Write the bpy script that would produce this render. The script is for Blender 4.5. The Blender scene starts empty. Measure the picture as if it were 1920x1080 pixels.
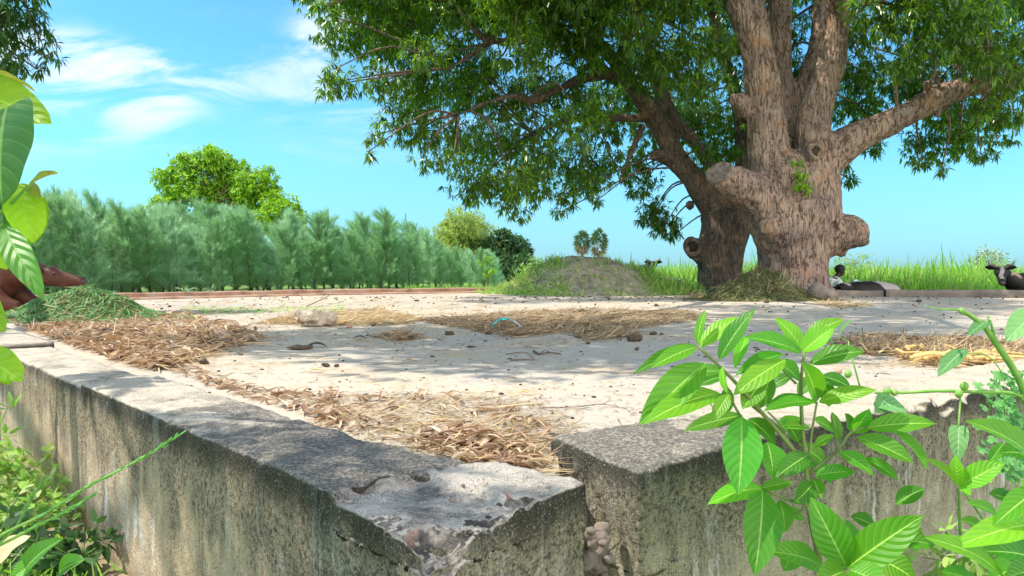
import bpy, bmesh, math, random
import numpy as np
from mathutils import Vector, Matrix, noise, Quaternion
R = math.radians
random.seed(7); rng = np.random.default_rng(7)
SC = bpy.context.scene; COL = SC.collection

# ------------------------------------------------------------------ camera
CZ = 0.48; FP = 1400.0; PITCH = math.atan(32/FP)
cam = bpy.data.cameras.new('camera'); camo = bpy.data.objects.new('camera', cam); COL.objects.link(camo)
cam.sensor_width = 36; cam.lens = 36*FP/1920; cam.clip_start = 0.05; cam.clip_end = 5000
camo.location = (0, 0, CZ); camo.rotation_euler = (R(90)-PITCH, 0, 0)
SC.camera = camo
SC.render.resolution_x = 1920; SC.render.resolution_y = 1080
SC.view_settings.view_transform = 'Standard'; SC.view_settings.look = 'None'
SC.view_settings.exposure = 1.5; SC.view_settings.gamma = 1

# ------------------------------------------------------------------ sun and sky
SUN_EL = R(55); SH = Vector((-0.998, -0.02, 0)).normalized()
SUND = Vector((SH.x*math.cos(SUN_EL), SH.y*math.cos(SUN_EL), math.sin(SUN_EL)))
sl = bpy.data.lights.new('sun', 'SUN'); so = bpy.data.objects.new('sun', sl); COL.objects.link(so)
sl.energy = 2.45; sl.angle = R(0.55); sl.color = (1.0, 0.93, 0.82)
so.rotation_euler = SUND.to_track_quat('Z', 'Y').to_euler(); so.location = (-20, 5, 30)

W = bpy.data.worlds.new("World"); SC.world = W; W.use_nodes = True
nt = W.node_tree; nt.nodes.clear()
def N(nt, t, **k):
    n = nt.nodes.new(t)
    for a, b in k.items(): setattr(n, a, b)
    return n
def lk(nt, a, b): nt.links.new(a, b)
def math_(nt, op, a, b=None, clamp=False):
    n = N(nt, 'ShaderNodeMath', operation=op, use_clamp=clamp)
    for i, v in enumerate((a, b)):
        if v is None: continue
        if isinstance(v, (int, float)): n.inputs[i].default_value = v
        else: lk(nt, v, n.inputs[i])
    return n.outputs[0]
def maprange(nt, v, a, b, c=0, d=1, smooth=True):
    n = N(nt, 'ShaderNodeMapRange', clamp=True)
    if smooth: n.interpolation_type = 'SMOOTHSTEP'
    lk(nt, v, n.inputs[0])
    for i, x in zip((1, 2, 3, 4), (a, b, c, d)): n.inputs[i].default_value = x
    return n.outputs[0]
def mixc(nt, f, a, b, mode='MIX'):
    n = N(nt, 'ShaderNodeMix', data_type='RGBA', blend_type=mode)
    if isinstance(f, (int, float)): n.inputs[0].default_value = f
    else: lk(nt, f, n.inputs[0])
    for i, v in ((6, a), (7, b)):
        if isinstance(v, tuple): n.inputs[i].default_value = (*v[:3], 1)
        else: lk(nt, v, n.inputs[i])
    return n.outputs[2]
def noise_(nt, vec, scale, detail=4, rough=.55, dist=0):
    n = N(nt, 'ShaderNodeTexNoise'); n.inputs['Scale'].default_value = scale
    n.inputs['Detail'].default_value = detail; n.inputs['Roughness'].default_value = rough
    n.inputs['Distortion'].default_value = dist
    if vec is not None: lk(nt, vec, n.inputs['Vector'])
    return n.outputs[0]
def vscale(nt, vec, s, loc=(0,0,0), rot=(0,0,0)):
    n = N(nt, 'ShaderNodeMapping'); n.inputs['Scale'].default_value = s
    n.inputs['Location'].default_value = loc; n.inputs['Rotation'].default_value = rot
    lk(nt, vec, n.inputs['Vector']); return n.outputs[0]

sky = N(nt, 'ShaderNodeTexSky', sky_type='NISHITA'); sky.sun_disc = False
sky.sun_elevation = SUN_EL; sky.sun_rotation = math.atan2(SH.x, SH.y); sky.air_density = 1.0; sky.dust_density = 0.6; sky.ozone_density = 1.0
tc = N(nt, 'ShaderNodeTexCoord'); sep = N(nt, 'ShaderNodeSeparateXYZ'); lk(nt, tc.outputs['Generated'], sep.inputs[0])
tint = mixc(nt, 1.0, sky.outputs[0], (0.35, 0.76, 0.92), 'MULTIPLY')
yy = math_(nt, 'MAXIMUM', sep.outputs[1], 0.05)
U = math_(nt, 'DIVIDE', sep.outputs[0], yy); V = math_(nt, 'DIVIDE', sep.outputs[2], yy)
cmb = N(nt, 'ShaderNodeCombineXYZ'); lk(nt, U, cmb.inputs[0]); lk(nt, V, cmb.inputs[1])
cv = vscale(nt, cmb.outputs[0], (2.6, 9.5, 1), (0.3, 0.2, 0), (0, 0, R(-14)))
c1 = noise_(nt, cv, 1.7, 8, .62, .7)
cv2 = vscale(nt, cmb.outputs[0], (1.2, 3.0, 1), (1.7, .9, 0), (0, 0, R(-18)))
c2 = noise_(nt, cv2, 1.6, 3, .5, .3)
cm = math_(nt, 'MULTIPLY', maprange(nt, c1, .40, .66), maprange(nt, c2, .33, .52))
cm = math_(nt, 'MULTIPLY', cm, maprange(nt, U, 0.12, -0.25))
cm = math_(nt, 'MULTIPLY', cm, maprange(nt, V, 0.12, 0.24))
cm = math_(nt, 'MULTIPLY', cm, 0.95)
skyc = mixc(nt, cm, tint, (4.3, 4.5, 4.7))
hz = maprange(nt, V, 0.22, -0.02, 0, 0.55)
skyc = mixc(nt, hz, skyc, (1.15, 2.05, 3.3))
# unseen bright cloud added behind the camera as fill light for shaded faces
rc = noise_(nt, vscale(nt, tc.outputs['Generated'], (1.3, 1.3, 2.6)), 2.2, 6, .6, .4)
rm = math_(nt, 'MULTIPLY', math_(nt, 'MULTIPLY', maprange(nt, sep.outputs[1], -.02, -.40), maprange(nt, sep.outputs[0], -.55, .15)), maprange(nt, rc, .34, .50))
skyc = mixc(nt, math_(nt, 'MULTIPLY', math_(nt, 'MULTIPLY', rm, maprange(nt, sep.outputs[2], -.02, .04)), maprange(nt, sep.outputs[2], .92, .60)), skyc, (16.5, 15.8, 15.4))
bg = N(nt, 'ShaderNodeBackground'); lk(nt, skyc, bg.inputs[0]); bg.inputs[1].default_value = 0.095
wo = N(nt, 'ShaderNodeOutputWorld'); lk(nt, bg.outputs[0], wo.inputs[0])

# ------------------------------------------------------------------ projection helpers (photo pixel + real distance -> world)
cp, sp = math.cos(PITCH), math.sin(PITCH)
def P(px, py, d):
    xc = (px-960)/FP; yc = (540-py)/FP
    fy = cp + sp*yc; fz = -sp + cp*yc
    k = d/fy
    return Vector((xc*k, d, CZ + fz*k))
def G(px, py, z=0.0):
    xc = (px-960)/FP; yc = (540-py)/FP
    fy = cp + sp*yc; fz = -sp + cp*yc
    k = (z-CZ)/fz
    return Vector((xc*k, fy*k, z))
def PX(px, d): return px*d/FP

# ------------------------------------------------------------------ object helpers
def tag(o, label=None, cat=None, group=None, kind=None):
    if label: o['label'] = label
    if cat: o['category'] = cat
    if group: o['group'] = group
    if kind: o['kind'] = kind
    return o
def empty(name, loc, label=None, cat=None, group=None):
    o = bpy.data.objects.new(name, None); COL.objects.link(o); o.location = loc; o.empty_display_size = .1
    return tag(o, label, cat, group)
def link(name, me, mat=None, parent=None, smooth=False):
    o = bpy.data.objects.new(name, me); COL.objects.link(o)
    if mat is not None and len(me.materials) == 0:
        for m in (mat if isinstance(mat, list) else [mat]): me.materials.append(m)
    if smooth: me.polygons.foreach_set('use_smooth', [True]*len(me.polygons))
    if parent is not None:
        o.parent = parent
        # vertices are given in world space: bring them into the parent's frame
        me.transform(Matrix.Translation(-parent.location))
    return o
def npmesh(name, V, Fq, uv=None):
    """V (n,3), Fq (m,k) faces of constant size"""
    me = bpy.data.meshes.new(name); V = np.asarray(V, dtype=np.float32); Fq = np.asarray(Fq, dtype=np.int32)
    me.vertices.add(len(V)); me.vertices.foreach_set('co', V.ravel())
    k = Fq.shape[1]; me.loops.add(Fq.size); me.loops.foreach_set('vertex_index', Fq.ravel())
    me.polygons.add(len(Fq)); me.polygons.foreach_set('loop_start', np.arange(len(Fq), dtype=np.int32)*k)
    me.polygons.foreach_set('loop_total', np.full(len(Fq), k, dtype=np.int32))
    if uv is not None:
        l = me.uv_layers.new(name='UVMap'); l.data.foreach_set('uv', np.asarray(uv, dtype=np.float32)[Fq.ravel()].ravel())
    me.update(calc_edges=True); me.validate(); return me
class MB:
    def __init__(s): s.v = []; s.f = []; s.uv = []
    def tube(s, pts, rad, n=8, cap=True, squash=None):
        pts = [Vector(p) for p in pts]; m = len(pts)
        if isinstance(rad, (int, float)): rad = [rad]*m
        t0 = (pts[1]-pts[0]).normalized(); up = Vector((0, 0, 1)) if abs(t0.z) < .9 else Vector((1, 0, 0))
        a = t0.cross(up).normalized(); base = len(s.v)
        for i, p in enumerate(pts):
            t = (pts[min(i+1, m-1)]-pts[max(i-1, 0)]).normalized()
            a = (a - t*a.dot(t)).normalized(); b = t.cross(a)
            for j in range(n):
                an = 2*math.pi*j/n
                s.v.append(p + (a*math.cos(an) + b*math.sin(an))*rad[i])
        for i in range(m-1):
            for j in range(n):
                j2 = (j+1) % n
                s.f.append((base+i*n+j, base+i*n+j2, base+(i+1)*n+j2, base+(i+1)*n+j))
        if cap:
            s.f.append(tuple(base+j for j in range(n))[::-1]); s.f.append(tuple(base+(m-1)*n+j for j in range(n)))
        return s
    def ball(s, c, r, seg=14, ring=9, rot=None):
        c = Vector(c); r = Vector((r, r, r)) if isinstance(r, (int, float)) else Vector(r); base = len(s.v)
        for i in range(ring+1):
            th = math.pi*i/ring
            for j in range(seg):
                ph = 2*math.pi*j/seg
                q = Vector((r.x*math.sin(th)*math.cos(ph), r.y*math.sin(th)*math.sin(ph), r.z*math.cos(th)))
                if rot is not None: q = rot @ q
                s.v.append(c+q)
        for i in range(ring):
            for j in range(seg):
                j2 = (j+1) % seg
                s.f.append((base+i*seg+j, base+(i+1)*seg+j, base+(i+1)*seg+j2, base+i*seg+j2))
        return s
    def box(s, a, b):
        base = len(s.v); (x0, y0, z0), (x1, y1, z1) = a, b
        for z in (z0, z1):
            for x, y in ((x0, y0), (x1, y0), (x1, y1), (x0, y1)): s.v.append(Vector((x, y, z)))
        for f in ((3,2,1,0),(4,5,6,7),(0,1,5,4),(1,2,6,5),(2,3,7,6),(3,0,4,7)): s.f.append(tuple(base+i for i in f))
        return s
    def mesh(s, name='mesh'):
        me = bpy.data.meshes.new(name); me.from_pydata([tuple(v) for v in s.v], [], s.f); me.update(); return me
    def build(s, name, mat, parent=None, smooth=True): return link(name, s.mesh(name), mat, parent, smooth)
def evalmesh(me, mods):
    o = bpy.data.objects.new('tmp', me); COL.objects.link(o)
    for t, kw in mods:
        m = o.modifiers.new(t, t)
        for k, v in kw.items(): setattr(m, k, v)
    dg = bpy.context.evaluated_depsgraph_get(); ev = o.evaluated_get(dg)
    out = bpy.data.meshes.new_from_object(ev); bpy.data.objects.remove(o); bpy.data.meshes.remove(me); out.name = 'mesh'; return out
def fuse(mb, voxel, smooth=6, fac=.5):
    me = mb.mesh(); bm = bmesh.new(); bm.from_mesh(me); bmesh.ops.remove_doubles(bm, verts=bm.verts, dist=1e-6)
    bmesh.ops.recalc_face_normals(bm, faces=bm.faces); bm.to_mesh(me); bm.free()
    return evalmesh(me, [('REMESH', dict(mode='VOXEL', voxel_size=voxel)), ('SMOOTH', dict(factor=fac, iterations=smooth))])
def displace(me, fn):
    """fn(co, normal) -> offset vector"""
    n = len(me.vertices); co = np.empty(n*3, dtype=np.float32); no = np.empty(n*3, dtype=np.float32)
    me.vertices.foreach_get('co', co); me.vertex_normals.foreach_get('vector', no)
    co = co.reshape(-1, 3).astype(float); no = no.reshape(-1, 3).astype(float); out = np.empty_like(co)
    for i in range(n):
        c = Vector(co[i]); out[i] = c+fn(c, Vector(no[i]))
    me.vertices.foreach_set('co', out.astype(np.float32).ravel()); me.update()
def nz(p, s, o=0.0): return noise.noise(Vector((p[0]*s+o, p[1]*s+o*1.7, p[2]*s-o)))
def fbm(p, s, oc=4): return noise.fractal(Vector((p[0]*s, p[1]*s, p[2]*s)), 1.0, 2.0, oc)
def catmull(pts, per=6):
    pts = [Vector(p) for p in pts]; q = [pts[0]*2-pts[1]]+pts+[pts[-1]*2-pts[-2]]; out = []
    for i in range(1, len(q)-2):
        for k in range(per):
            t = k/per; a, b, c, d = q[i-1], q[i], q[i+1], q[i+2]
            out.append(.5*((2*b)+(c-a)*t+(2*a-5*b+4*c-d)*t*t+(3*b-a-3*c+d)*t**3))
    out.append(pts[-1]); return out
def catr(r, per=6):
    out = []
    for i in range(len(r)-1):
        for k in range(per): out.append(r[i]+(r[i+1]-r[i])*k/per)
    out.append(r[-1]); return out

# ------------------------------------------------------------------ materials
def newmat(name):
    m = bpy.data.materials.new(name); m.use_nodes = True; t = m.node_tree; t.nodes.clear()
    o = N(t, 'ShaderNodeOutputMaterial'); p = N(t, 'ShaderNodeBsdfPrincipled'); lk(t, p.outputs[0], o.inputs[0])
    return m, t, p, o
def bump(t, p, h, strength=.3, dist=.02):
    b = N(t, 'ShaderNodeBump'); b.inputs['Strength'].default_value = strength; b.inputs['Distance'].default_value = dist
    lk(t, h, b.inputs['Height']); lk(t, b.outputs[0], p.inputs['Normal']); return b
def m_noise(name, cols, scale=8, rough=.8, bs=.3, bd=.01, detail=6, sc3=(1,1,1), spec=.3):
    m, t, p, o = newmat(name); c = N(t, 'ShaderNodeTexCoord'); v = vscale(t, c.outputs['Object'], sc3)
    f = noise_(t, v, scale, detail, .6); r = N(t, 'ShaderNodeValToRGB'); lk(t, f, r.inputs[0]); e = r.color_ramp.elements
    while len(e) < len(cols): e.new(.5)
    for i, cc in enumerate(cols): e[i].position = .28+.44*i/(max(1, len(cols)-1)); e[i].color = (*cc, 1)
    lk(t, r.outputs[0], p.inputs['Base Color']); p.inputs['Roughness'].default_value = rough; p.inputs['Specular IOR Level'].default_value = spec
    if bs: bump(t, p, noise_(t, v, scale*3.3, 6, .65), bs, bd)
    return m
def m_island(name, cols, rough=.6, trans=0.0, tcols=None, spec=.4, tw=1.0):
    """per-leaf colour (each loose leaf gets its own), with light coming through it"""
    m, t, p, o = newmat(name); g = N(t, 'ShaderNodeNewGeometry'); r = N(t, 'ShaderNodeValToRGB')
    lk(t, g.outputs['Random Per Island'], r.inputs[0]); e = r.color_ramp.elements
    while len(e) < len(cols): e.new(.5)
    for i, cc in enumerate(cols): e[i].position = i/(max(1, len(cols)-1)); e[i].color = (*cc, 1)
    lk(t, r.outputs[0], p.inputs['Base Color']); p.inputs['Roughness'].default_value = rough; p.inputs['Specular IOR Level'].default_value = spec
    if trans:
        tr = N(t, 'ShaderNodeBsdfTranslucent'); mx = N(t, 'ShaderNodeMixShader'); mx.inputs[0].default_value = trans
        tcol = mixc(t, 1.0, r.outputs[0], tcols or (2.2, 2.6, .9), 'MULTIPLY')
        lk(t, tcol, tr.inputs[0]); lk(t, p.outputs[0], mx.inputs[1]); lk(t, tr.outputs[0], mx.inputs[2]); lk(t, mx.outputs[0], o.inputs[0])
    return m

def m_bark(name, a, b, c):
    m, t, p, o = newmat(name); tcd = N(t, 'ShaderNodeTexCoord'); ob = tcd.outputs['Object']
    v = vscale(t, ob, (1, 1, .22)); w = noise_(t, v, 3.2, 4, .6, .4)
    vz = N(t, 'ShaderNodeTexVoronoi', feature='DISTANCE_TO_EDGE'); vz.inputs['Scale'].default_value = 9
    wob = N(t, 'ShaderNodeVectorMath', operation='ADD'); nn = N(t, 'ShaderNodeTexNoise'); nn.inputs['Scale'].default_value = 5; nn.inputs['Detail'].default_value = 5; lk(t, v, nn.inputs['Vector'])
    sc_ = N(t, 'ShaderNodeVectorMath', operation='SCALE'); sc_.inputs['Scale'].default_value = .35; lk(t, nn.outputs['Color'], sc_.inputs[0]); lk(t, v, wob.inputs[0]); lk(t, sc_.outputs[0], wob.inputs[1]); lk(t, wob.outputs[0], vz.inputs['Vector'])
    fis = maprange(t, vz.outputs['Distance'], .0, .09)
    ridg = math_(t, 'ADD', math_(t, 'MULTIPLY', noise_(t, v, 22, 7, .7, .8), .8), math_(t, 'MULTIPLY', fis, .12))
    blot = noise_(t, ob, 1.6, 5, .6); fine = noise_(t, ob, 60, 4, .7)
    c1 = mixc(t, maprange(t, blot, .35, .65), a, b)
    c2 = mixc(t, maprange(t, ridg, .55, .40, 0, .85), c1, c)
    c2 = mixc(t, maprange(t, noise_(t, ob, 2.3, 4, .6), .56, .70, 0, .6), c2, (.52, .27, .13))
    c3 = mixc(t, maprange(t, noise_(t, ob, 4.5, 5, .65), .55, .72, 0, .5), c2, (.55, .46, .40))
    lk(t, c3, p.inputs['Base Color']); p.inputs['Roughness'].default_value = .88; p.inputs['Specular IOR Level'].default_value = .2
    h = math_(t, 'ADD', math_(t, 'MULTIPLY', ridg, 1.0), math_(t, 'MULTIPLY', fine, .25))
    bump(t, p, h, 1.0, .07); return m
M = {}
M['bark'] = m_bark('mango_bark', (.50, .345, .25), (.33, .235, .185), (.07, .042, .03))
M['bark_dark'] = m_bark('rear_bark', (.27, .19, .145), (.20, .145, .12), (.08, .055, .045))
M['twig'] = m_noise('twig_bark', [(.10, .07, .05), (.2, .14, .1)], 12)
M['cutwood'] = m_noise('cut_wood', [(.07, .05, .04), (.20, .155, .125), (.30, .24, .20)], 14, .9, .5, .01)
M['hollow'] = m_noise('hollow_wood', [(.02, .015, .012), (.06, .045, .035)], 20)
M['mango'] = m_island('mango_leaves', [(.035, .07, .016), (.07, .15, .02), (.17, .30, .03), (.055, .11, .03), (.035, .075, .022), (.11, .21, .025)], .32, .42, (3.0, 3.0, .5), .65)
M['neem'] = m_island('neem_leaves', [(.04, .09, .02), (.07, .15, .03), (.05, .11, .03)], .5, .35, (2.2, 2.6, .8))
M['round'] = m_island('bright_leaves', [(.12, .26, .02), (.20, .38, .02), (.30, .44, .03), (.14, .30, .02)], .55, .35, (1.9, 2.0, .7))
M['casu'] = m_island('casuarina_needles', [(.27, .46, .26), (.36, .55, .33), (.46, .64, .43), (.32, .51, .32)], .7, .55, (1.35, 1.35, 1.2), .2)
M['casu2'] = m_island('casuarina_needles_deep', [(.17, .36, .16), (.26, .46, .22), (.36, .56, .30), (.20, .40, .20)], .7, .5, (1.3, 1.3, 1.1), .2)
M['casutrunk'] = m_noise('casuarina_bark', [(.03, .025, .02), (.08, .06, .05)], 9)
M['yellowtree'] = m_island('yellow_green_leaves', [(.26, .36, .07), (.36, .44, .10), (.20, .32, .08)], .6, .3, (1.6, 1.6, .8))
M['darktree'] = m_island('dark_leaves', [(.03, .07, .03), (.05, .11, .035), (.07, .15, .05)], .5, .25)
M['palmleaf'] = m_island('palm_leaves', [(.05, .10, .04), (.09, .17, .05), (.14, .20, .09), (.06, .12, .05)], .5, .25, (1.6, 1.8, .8))
M['palmdead'] = m_island('dead_fronds', [(.22, .18, .13), (.32, .26, .19), (.16, .13, .1)], .8, .1)
M['field'] = m_island('field_grass', [(.15, .36, .05), (.26, .50, .06), (.36, .56, .08), (.13, .32, .06), (.46, .50, .20), (.22, .44, .05), (.20, .40, .10)], .55, .4, (1.5, 1.6, .7))
M['fieldgreen'] = m_island('mound_plants', [(.16, .34, .05), (.26, .46, .07), (.36, .46, .14), (.42, .44, .22)], .6, .3, (1.5, 1.6, .8))
M['pale'] = m_island('pale_shrub', [(.28, .36, .22), (.38, .45, .30), (.20, .30, .14)], .6, .2, (1.2, 1.3, 1))
M['fodder'] = m_island('cut_grass', [(.05, .17, .04), (.09, .26, .06), (.14, .32, .11), (.26, .24, .10), (.06, .19, .07)], .6, .2, (1.5, 1.6, .8))
M['fodderdry'] = m_island('wilted_grass', [(.10, .18, .05), (.22, .20, .09), (.34, .27, .14), (.08, .14, .04), (.18, .13, .07)], .7, .15, (1.4, 1.4, .8))
M['straw'] = m_island('straw', [(.46, .31, .14), (.60, .46, .25), (.30, .19, .10), (.54, .42, .24), (.22, .14, .08)], .6, .12, (1.3, 1.2, .9))
M['strawdk'] = m_island('dark_straw', [(.24, .16, .09), (.38, .27, .15), (.15, .10, .06), (.45, .34, .18)], .8)
M['dryleaf'] = m_island('dry_leaves', [(.34, .19, .10), (.52, .35, .20), (.18, .09, .055), (.64, .50, .34), (.28, .16, .10), (.58, .46, .33), (.42, .27, .16)], .45, .12, (1.3, 1.1, .8), .5)
M['clod'] = m_noise('dung', [(.05, .035, .022), (.13, .09, .055)], 60, .95, .8, .006)
M['clover'] = m_island('clover_leaves', [(.10, .30, .08), (.16, .40, .12), (.22, .46, .16)], .5, .35, (1.4, 1.5, .9))
M['stem'] = m_noise('green_stem', [(.12, .28, .04), (.25, .42, .09)], 30, .5, .2, .002)
M['stemb'] = m_noise('brown_green_stem', [(.10, .12, .04), (.16, .22, .06), (.22, .16, .09)], 20, .6, .3, .002)

def m_bigleaf(name, c, vein, tr, nv=9, spec=.45, rough=.45, tfac=.42, blotch=None):
    m, t, p, o = newmat(name); uvn = N(t, 'ShaderNodeTexCoord'); s = N(t, 'ShaderNodeSeparateXYZ'); lk(t, uvn.outputs['UV'], s.inputs[0])
    au = math_(t, 'ABSOLUTE', math_(t, 'SUBTRACT', s.outputs[0], .5))     # 0 at midrib, .5 at edge
    mid = maprange(t, au, .035, .012)
    ph = math_(t, 'MULTIPLY', math_(t, 'SUBTRACT', s.outputs[1], math_(t, 'MULTIPLY', math_(t, 'POWER', au, 1.25), .55)), nv)
    fr = math_(t, 'ABSOLUTE', math_(t, 'SUBTRACT', math_(t, 'FRACT', ph), .5))
    sv = maprange(t, fr, .055, .015); sv = math_(t, 'MULTIPLY', sv, .36)
    vn = math_(t, 'MAXIMUM', mid, sv)
    g = N(t, 'ShaderNodeNewGeometry'); va = noise_(t, uvn.outputs['Object'], 22, 4, .6)
    hs = N(t, 'ShaderNodeHueSaturation'); hs.inputs['Color'].default_value = (*c, 1)
    lk(t, maprange(t, g.outputs['Random Per Island'], 0, 1,   .475, .515, False), hs.inputs['Hue'])
    lk(t, maprange(t, math_(t, 'FRACT', math_(t, 'MULTIPLY', g.outputs['Random Per Island'], 7.3)), 0, 1, .5, 1.3, False), hs.inputs['Value'])
    cc = mixc(t, maprange(t, va, .3, .7, 0, .25), hs.outputs[0], tuple(x*.55 for x in c))
    if blotch: cc = mixc(t, maprange(t, noise_(t, uvn.outputs['Object'], 35, 3), .62, .68), cc, blotch)
    spk = noise_(t, uvn.outputs['Object'], 140, 2, .5)
    cc = mixc(t, maprange(t, spk, .70, .74, 0, .8), cc, (.30, .20, .06))
    cc = mixc(t, vn, cc, vein); lk(t, cc, p.inputs['Base Color'])
    p.inputs['Roughness'].default_value = rough; p.inputs['Specular IOR Level'].default_value = spec
    cell = noise_(t, uvn.outputs['Object'], 120, 2, .5)
    hump = math_(t, 'MULTIPLY', fr, 1.2); h = math_(t, 'SUBTRACT', math_(t, 'ADD', hump, math_(t, 'MULTIPLY', cell, .15)), math_(t, 'MULTIPLY', mid, .6))
    bump(t, p, h, .35, .006)
    tb = N(t, 'ShaderNodeBsdfTranslucent'); mx = N(t, 'ShaderNodeMixShader'); mx.inputs[0].default_value = tfac
    lk(t, mixc(t, math_(t, 'MULTIPLY', vn, .5), tr, vein), tb.inputs[0])
    lk(t, p.outputs[0], mx.inputs[1]); lk(t, tb.outputs[0], mx.inputs[2]); lk(t, mx.outputs[0], o.inputs[0]); return m
M['leafA'] = m_bigleaf('broad_leaf', (.065, .27, .012), (.36, .60, .12), (.22, .60, .015))
M['leafY'] = m_bigleaf('young_leaf', (.14, .42, .015), (.48, .70, .12), (.38, .76, .015))
M['leafD'] = m_bigleaf('heart_leaf_dark', (.07, .22, .02), (.20, .40, .08), (.16, .42, .02), 7, tfac=.3)  # darker copy for climber leaves in shade, the shade put into the colour
M['leafL'] = m_bigleaf('heart_leaf_light', (.34, .60, .02), (.50, .70, .06), (.62, .88, .03), 7, tfac=.5)  # lighter copy for backlit climber leaves, the light put into the colour
M['leafO'] = m_bigleaf('yellowed_leaf', (.55, .55, .05), (.65, .55, .15), (.75, .72, .06), 7, tfac=.5, blotch=(.32, .14, .04))
M['leafP'] = m_bigleaf('pale_vine_leaf', (.16, .38, .12), (.35, .55, .28), (.22, .50, .12), 6, tfac=.35)

def m_concrete(name, top_pale, face_tan, mold=.5, near=0.0):
    m, t, p, o = newmat(name); tcd = N(t, 'ShaderNodeTexCoord'); ob = tcd.outputs['Object']
    g = N(t, 'ShaderNodeNewGeometry'); s = N(t, 'ShaderNodeSeparateXYZ'); lk(t, g.outputs['Normal'], s.inputs[0])
    so = N(t, 'ShaderNodeSeparateXYZ'); lk(t, ob, so.inputs[0])
    up = maprange(t, s.outputs[2], .40, .8)
    n1 = noise_(t, ob, 2.6, 7, .65, .3); n2 = noise_(t, ob, 9, 7, .7); gr = noise_(t, ob, 210, 3, .7); gr2 = noise_(t, ob, 80, 5, .75)
    st = vscale(t, ob, (1, 1, .12)); s1 = noise_(t, st, 6.0, 7, .72, .4); s2 = noise_(t, st, 20, 5, .7, .3)
    # horizontal top: pale cement with grey-black lichen, darkened near the broken corner by painted shade as well as mould
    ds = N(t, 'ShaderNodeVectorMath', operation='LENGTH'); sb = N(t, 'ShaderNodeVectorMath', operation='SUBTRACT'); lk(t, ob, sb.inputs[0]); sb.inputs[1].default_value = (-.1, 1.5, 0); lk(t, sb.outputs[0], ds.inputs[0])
    mold_shade = maprange(t, ds.outputs['Value'], 1.55, .35, 0, near)
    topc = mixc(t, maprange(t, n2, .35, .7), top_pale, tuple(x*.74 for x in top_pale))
    mk = math_(t, 'ADD', math_(t, 'ADD', math_(t, 'MULTIPLY', n1, .55), math_(t, 'MULTIPLY', n2, .45)), mold_shade)
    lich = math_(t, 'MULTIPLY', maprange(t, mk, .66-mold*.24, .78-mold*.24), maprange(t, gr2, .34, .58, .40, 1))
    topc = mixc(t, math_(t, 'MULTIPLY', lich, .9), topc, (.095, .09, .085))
    topc = mixc(t, maprange(t, noise_(t, ob, 24, 6, .75), .60, .68, 0, .55), topc, (.07, .065, .06))
    # vertical face: tan mortar, black runs from the top edge, white lime bloom low down
    fc = mixc(t, maprange(t, n2, .3, .7), face_tan, tuple(x*.66 for x in face_tan))
    hgt = maprange(t, math_(t, 'ADD', so.outputs[2], math_(t, 'MULTIPLY', math_(t, 'SUBTRACT', n1, .5), .5)), -.42, .06, 0, 1)
    dk = maprange(t, math_(t, 'ADD', math_(t, 'MULTIPLY', hgt, .30), s1), .53, .70)
    dk = math_(t, 'MULTIPLY', dk, maprange(t, gr2, .58, .36, .30, 1))
    fc = mixc(t, math_(t, 'MULTIPLY', dk, .92), fc, (.035, .031, .024))
    rim = math_(t, 'MULTIPLY', maprange(t, math_(t, 'ADD', so.outputs[2], math_(t, 'MULTIPLY', s1, .16)), .02, .10), maprange(t, gr2, .3, .55, .35, .95))
    fc = mixc(t, rim, fc, (.035, .032, .026))
    wh = math_(t, 'MULTIPLY', maprange(t, s2, .50, .60), math_(t, 'MULTIPLY', maprange(t, n1, .46, .58), math_(t, 'SUBTRACT', 1.0, math_(t, 'MULTIPLY', hgt, .8))))
    fc = mixc(t, math_(t, 'MULTIPLY', wh, .85), fc, (.74, .73, .70))
    c = mixc(t, up, fc, topc)
    c = mixc(t, math_(t, 'MULTIPLY', maprange(t, gr, .51, .62, 0, .75), maprange(t, noise_(t, ob, 15, 4, .6), .38, .60, .25, 1)), c, (.035, .03, .024))
    c = mixc(t, maprange(t, gr, .44, .34, 0, .30), c, (.74, .68, .58))
    lk(t, c, p.inputs['Base Color']); p.inputs['Roughness'].default_value = .93; p.inputs['Specular IOR Level'].default_value = .15
    h = math_(t, 'ADD', math_(t, 'MULTIPLY', gr, .4), math_(t, 'ADD', math_(t, 'MULTIPLY', gr2, .8), math_(t, 'MULTIPLY', n2, .7)))
    bump(t, p, h, 1.0, .011); return m
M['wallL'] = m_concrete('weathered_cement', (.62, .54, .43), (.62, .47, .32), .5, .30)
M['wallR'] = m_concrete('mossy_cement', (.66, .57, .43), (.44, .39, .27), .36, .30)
M['wallC'] = m_concrete('corner_cement', (.55, .49, .42), (.46, .39, .28), .5, .06)

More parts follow.
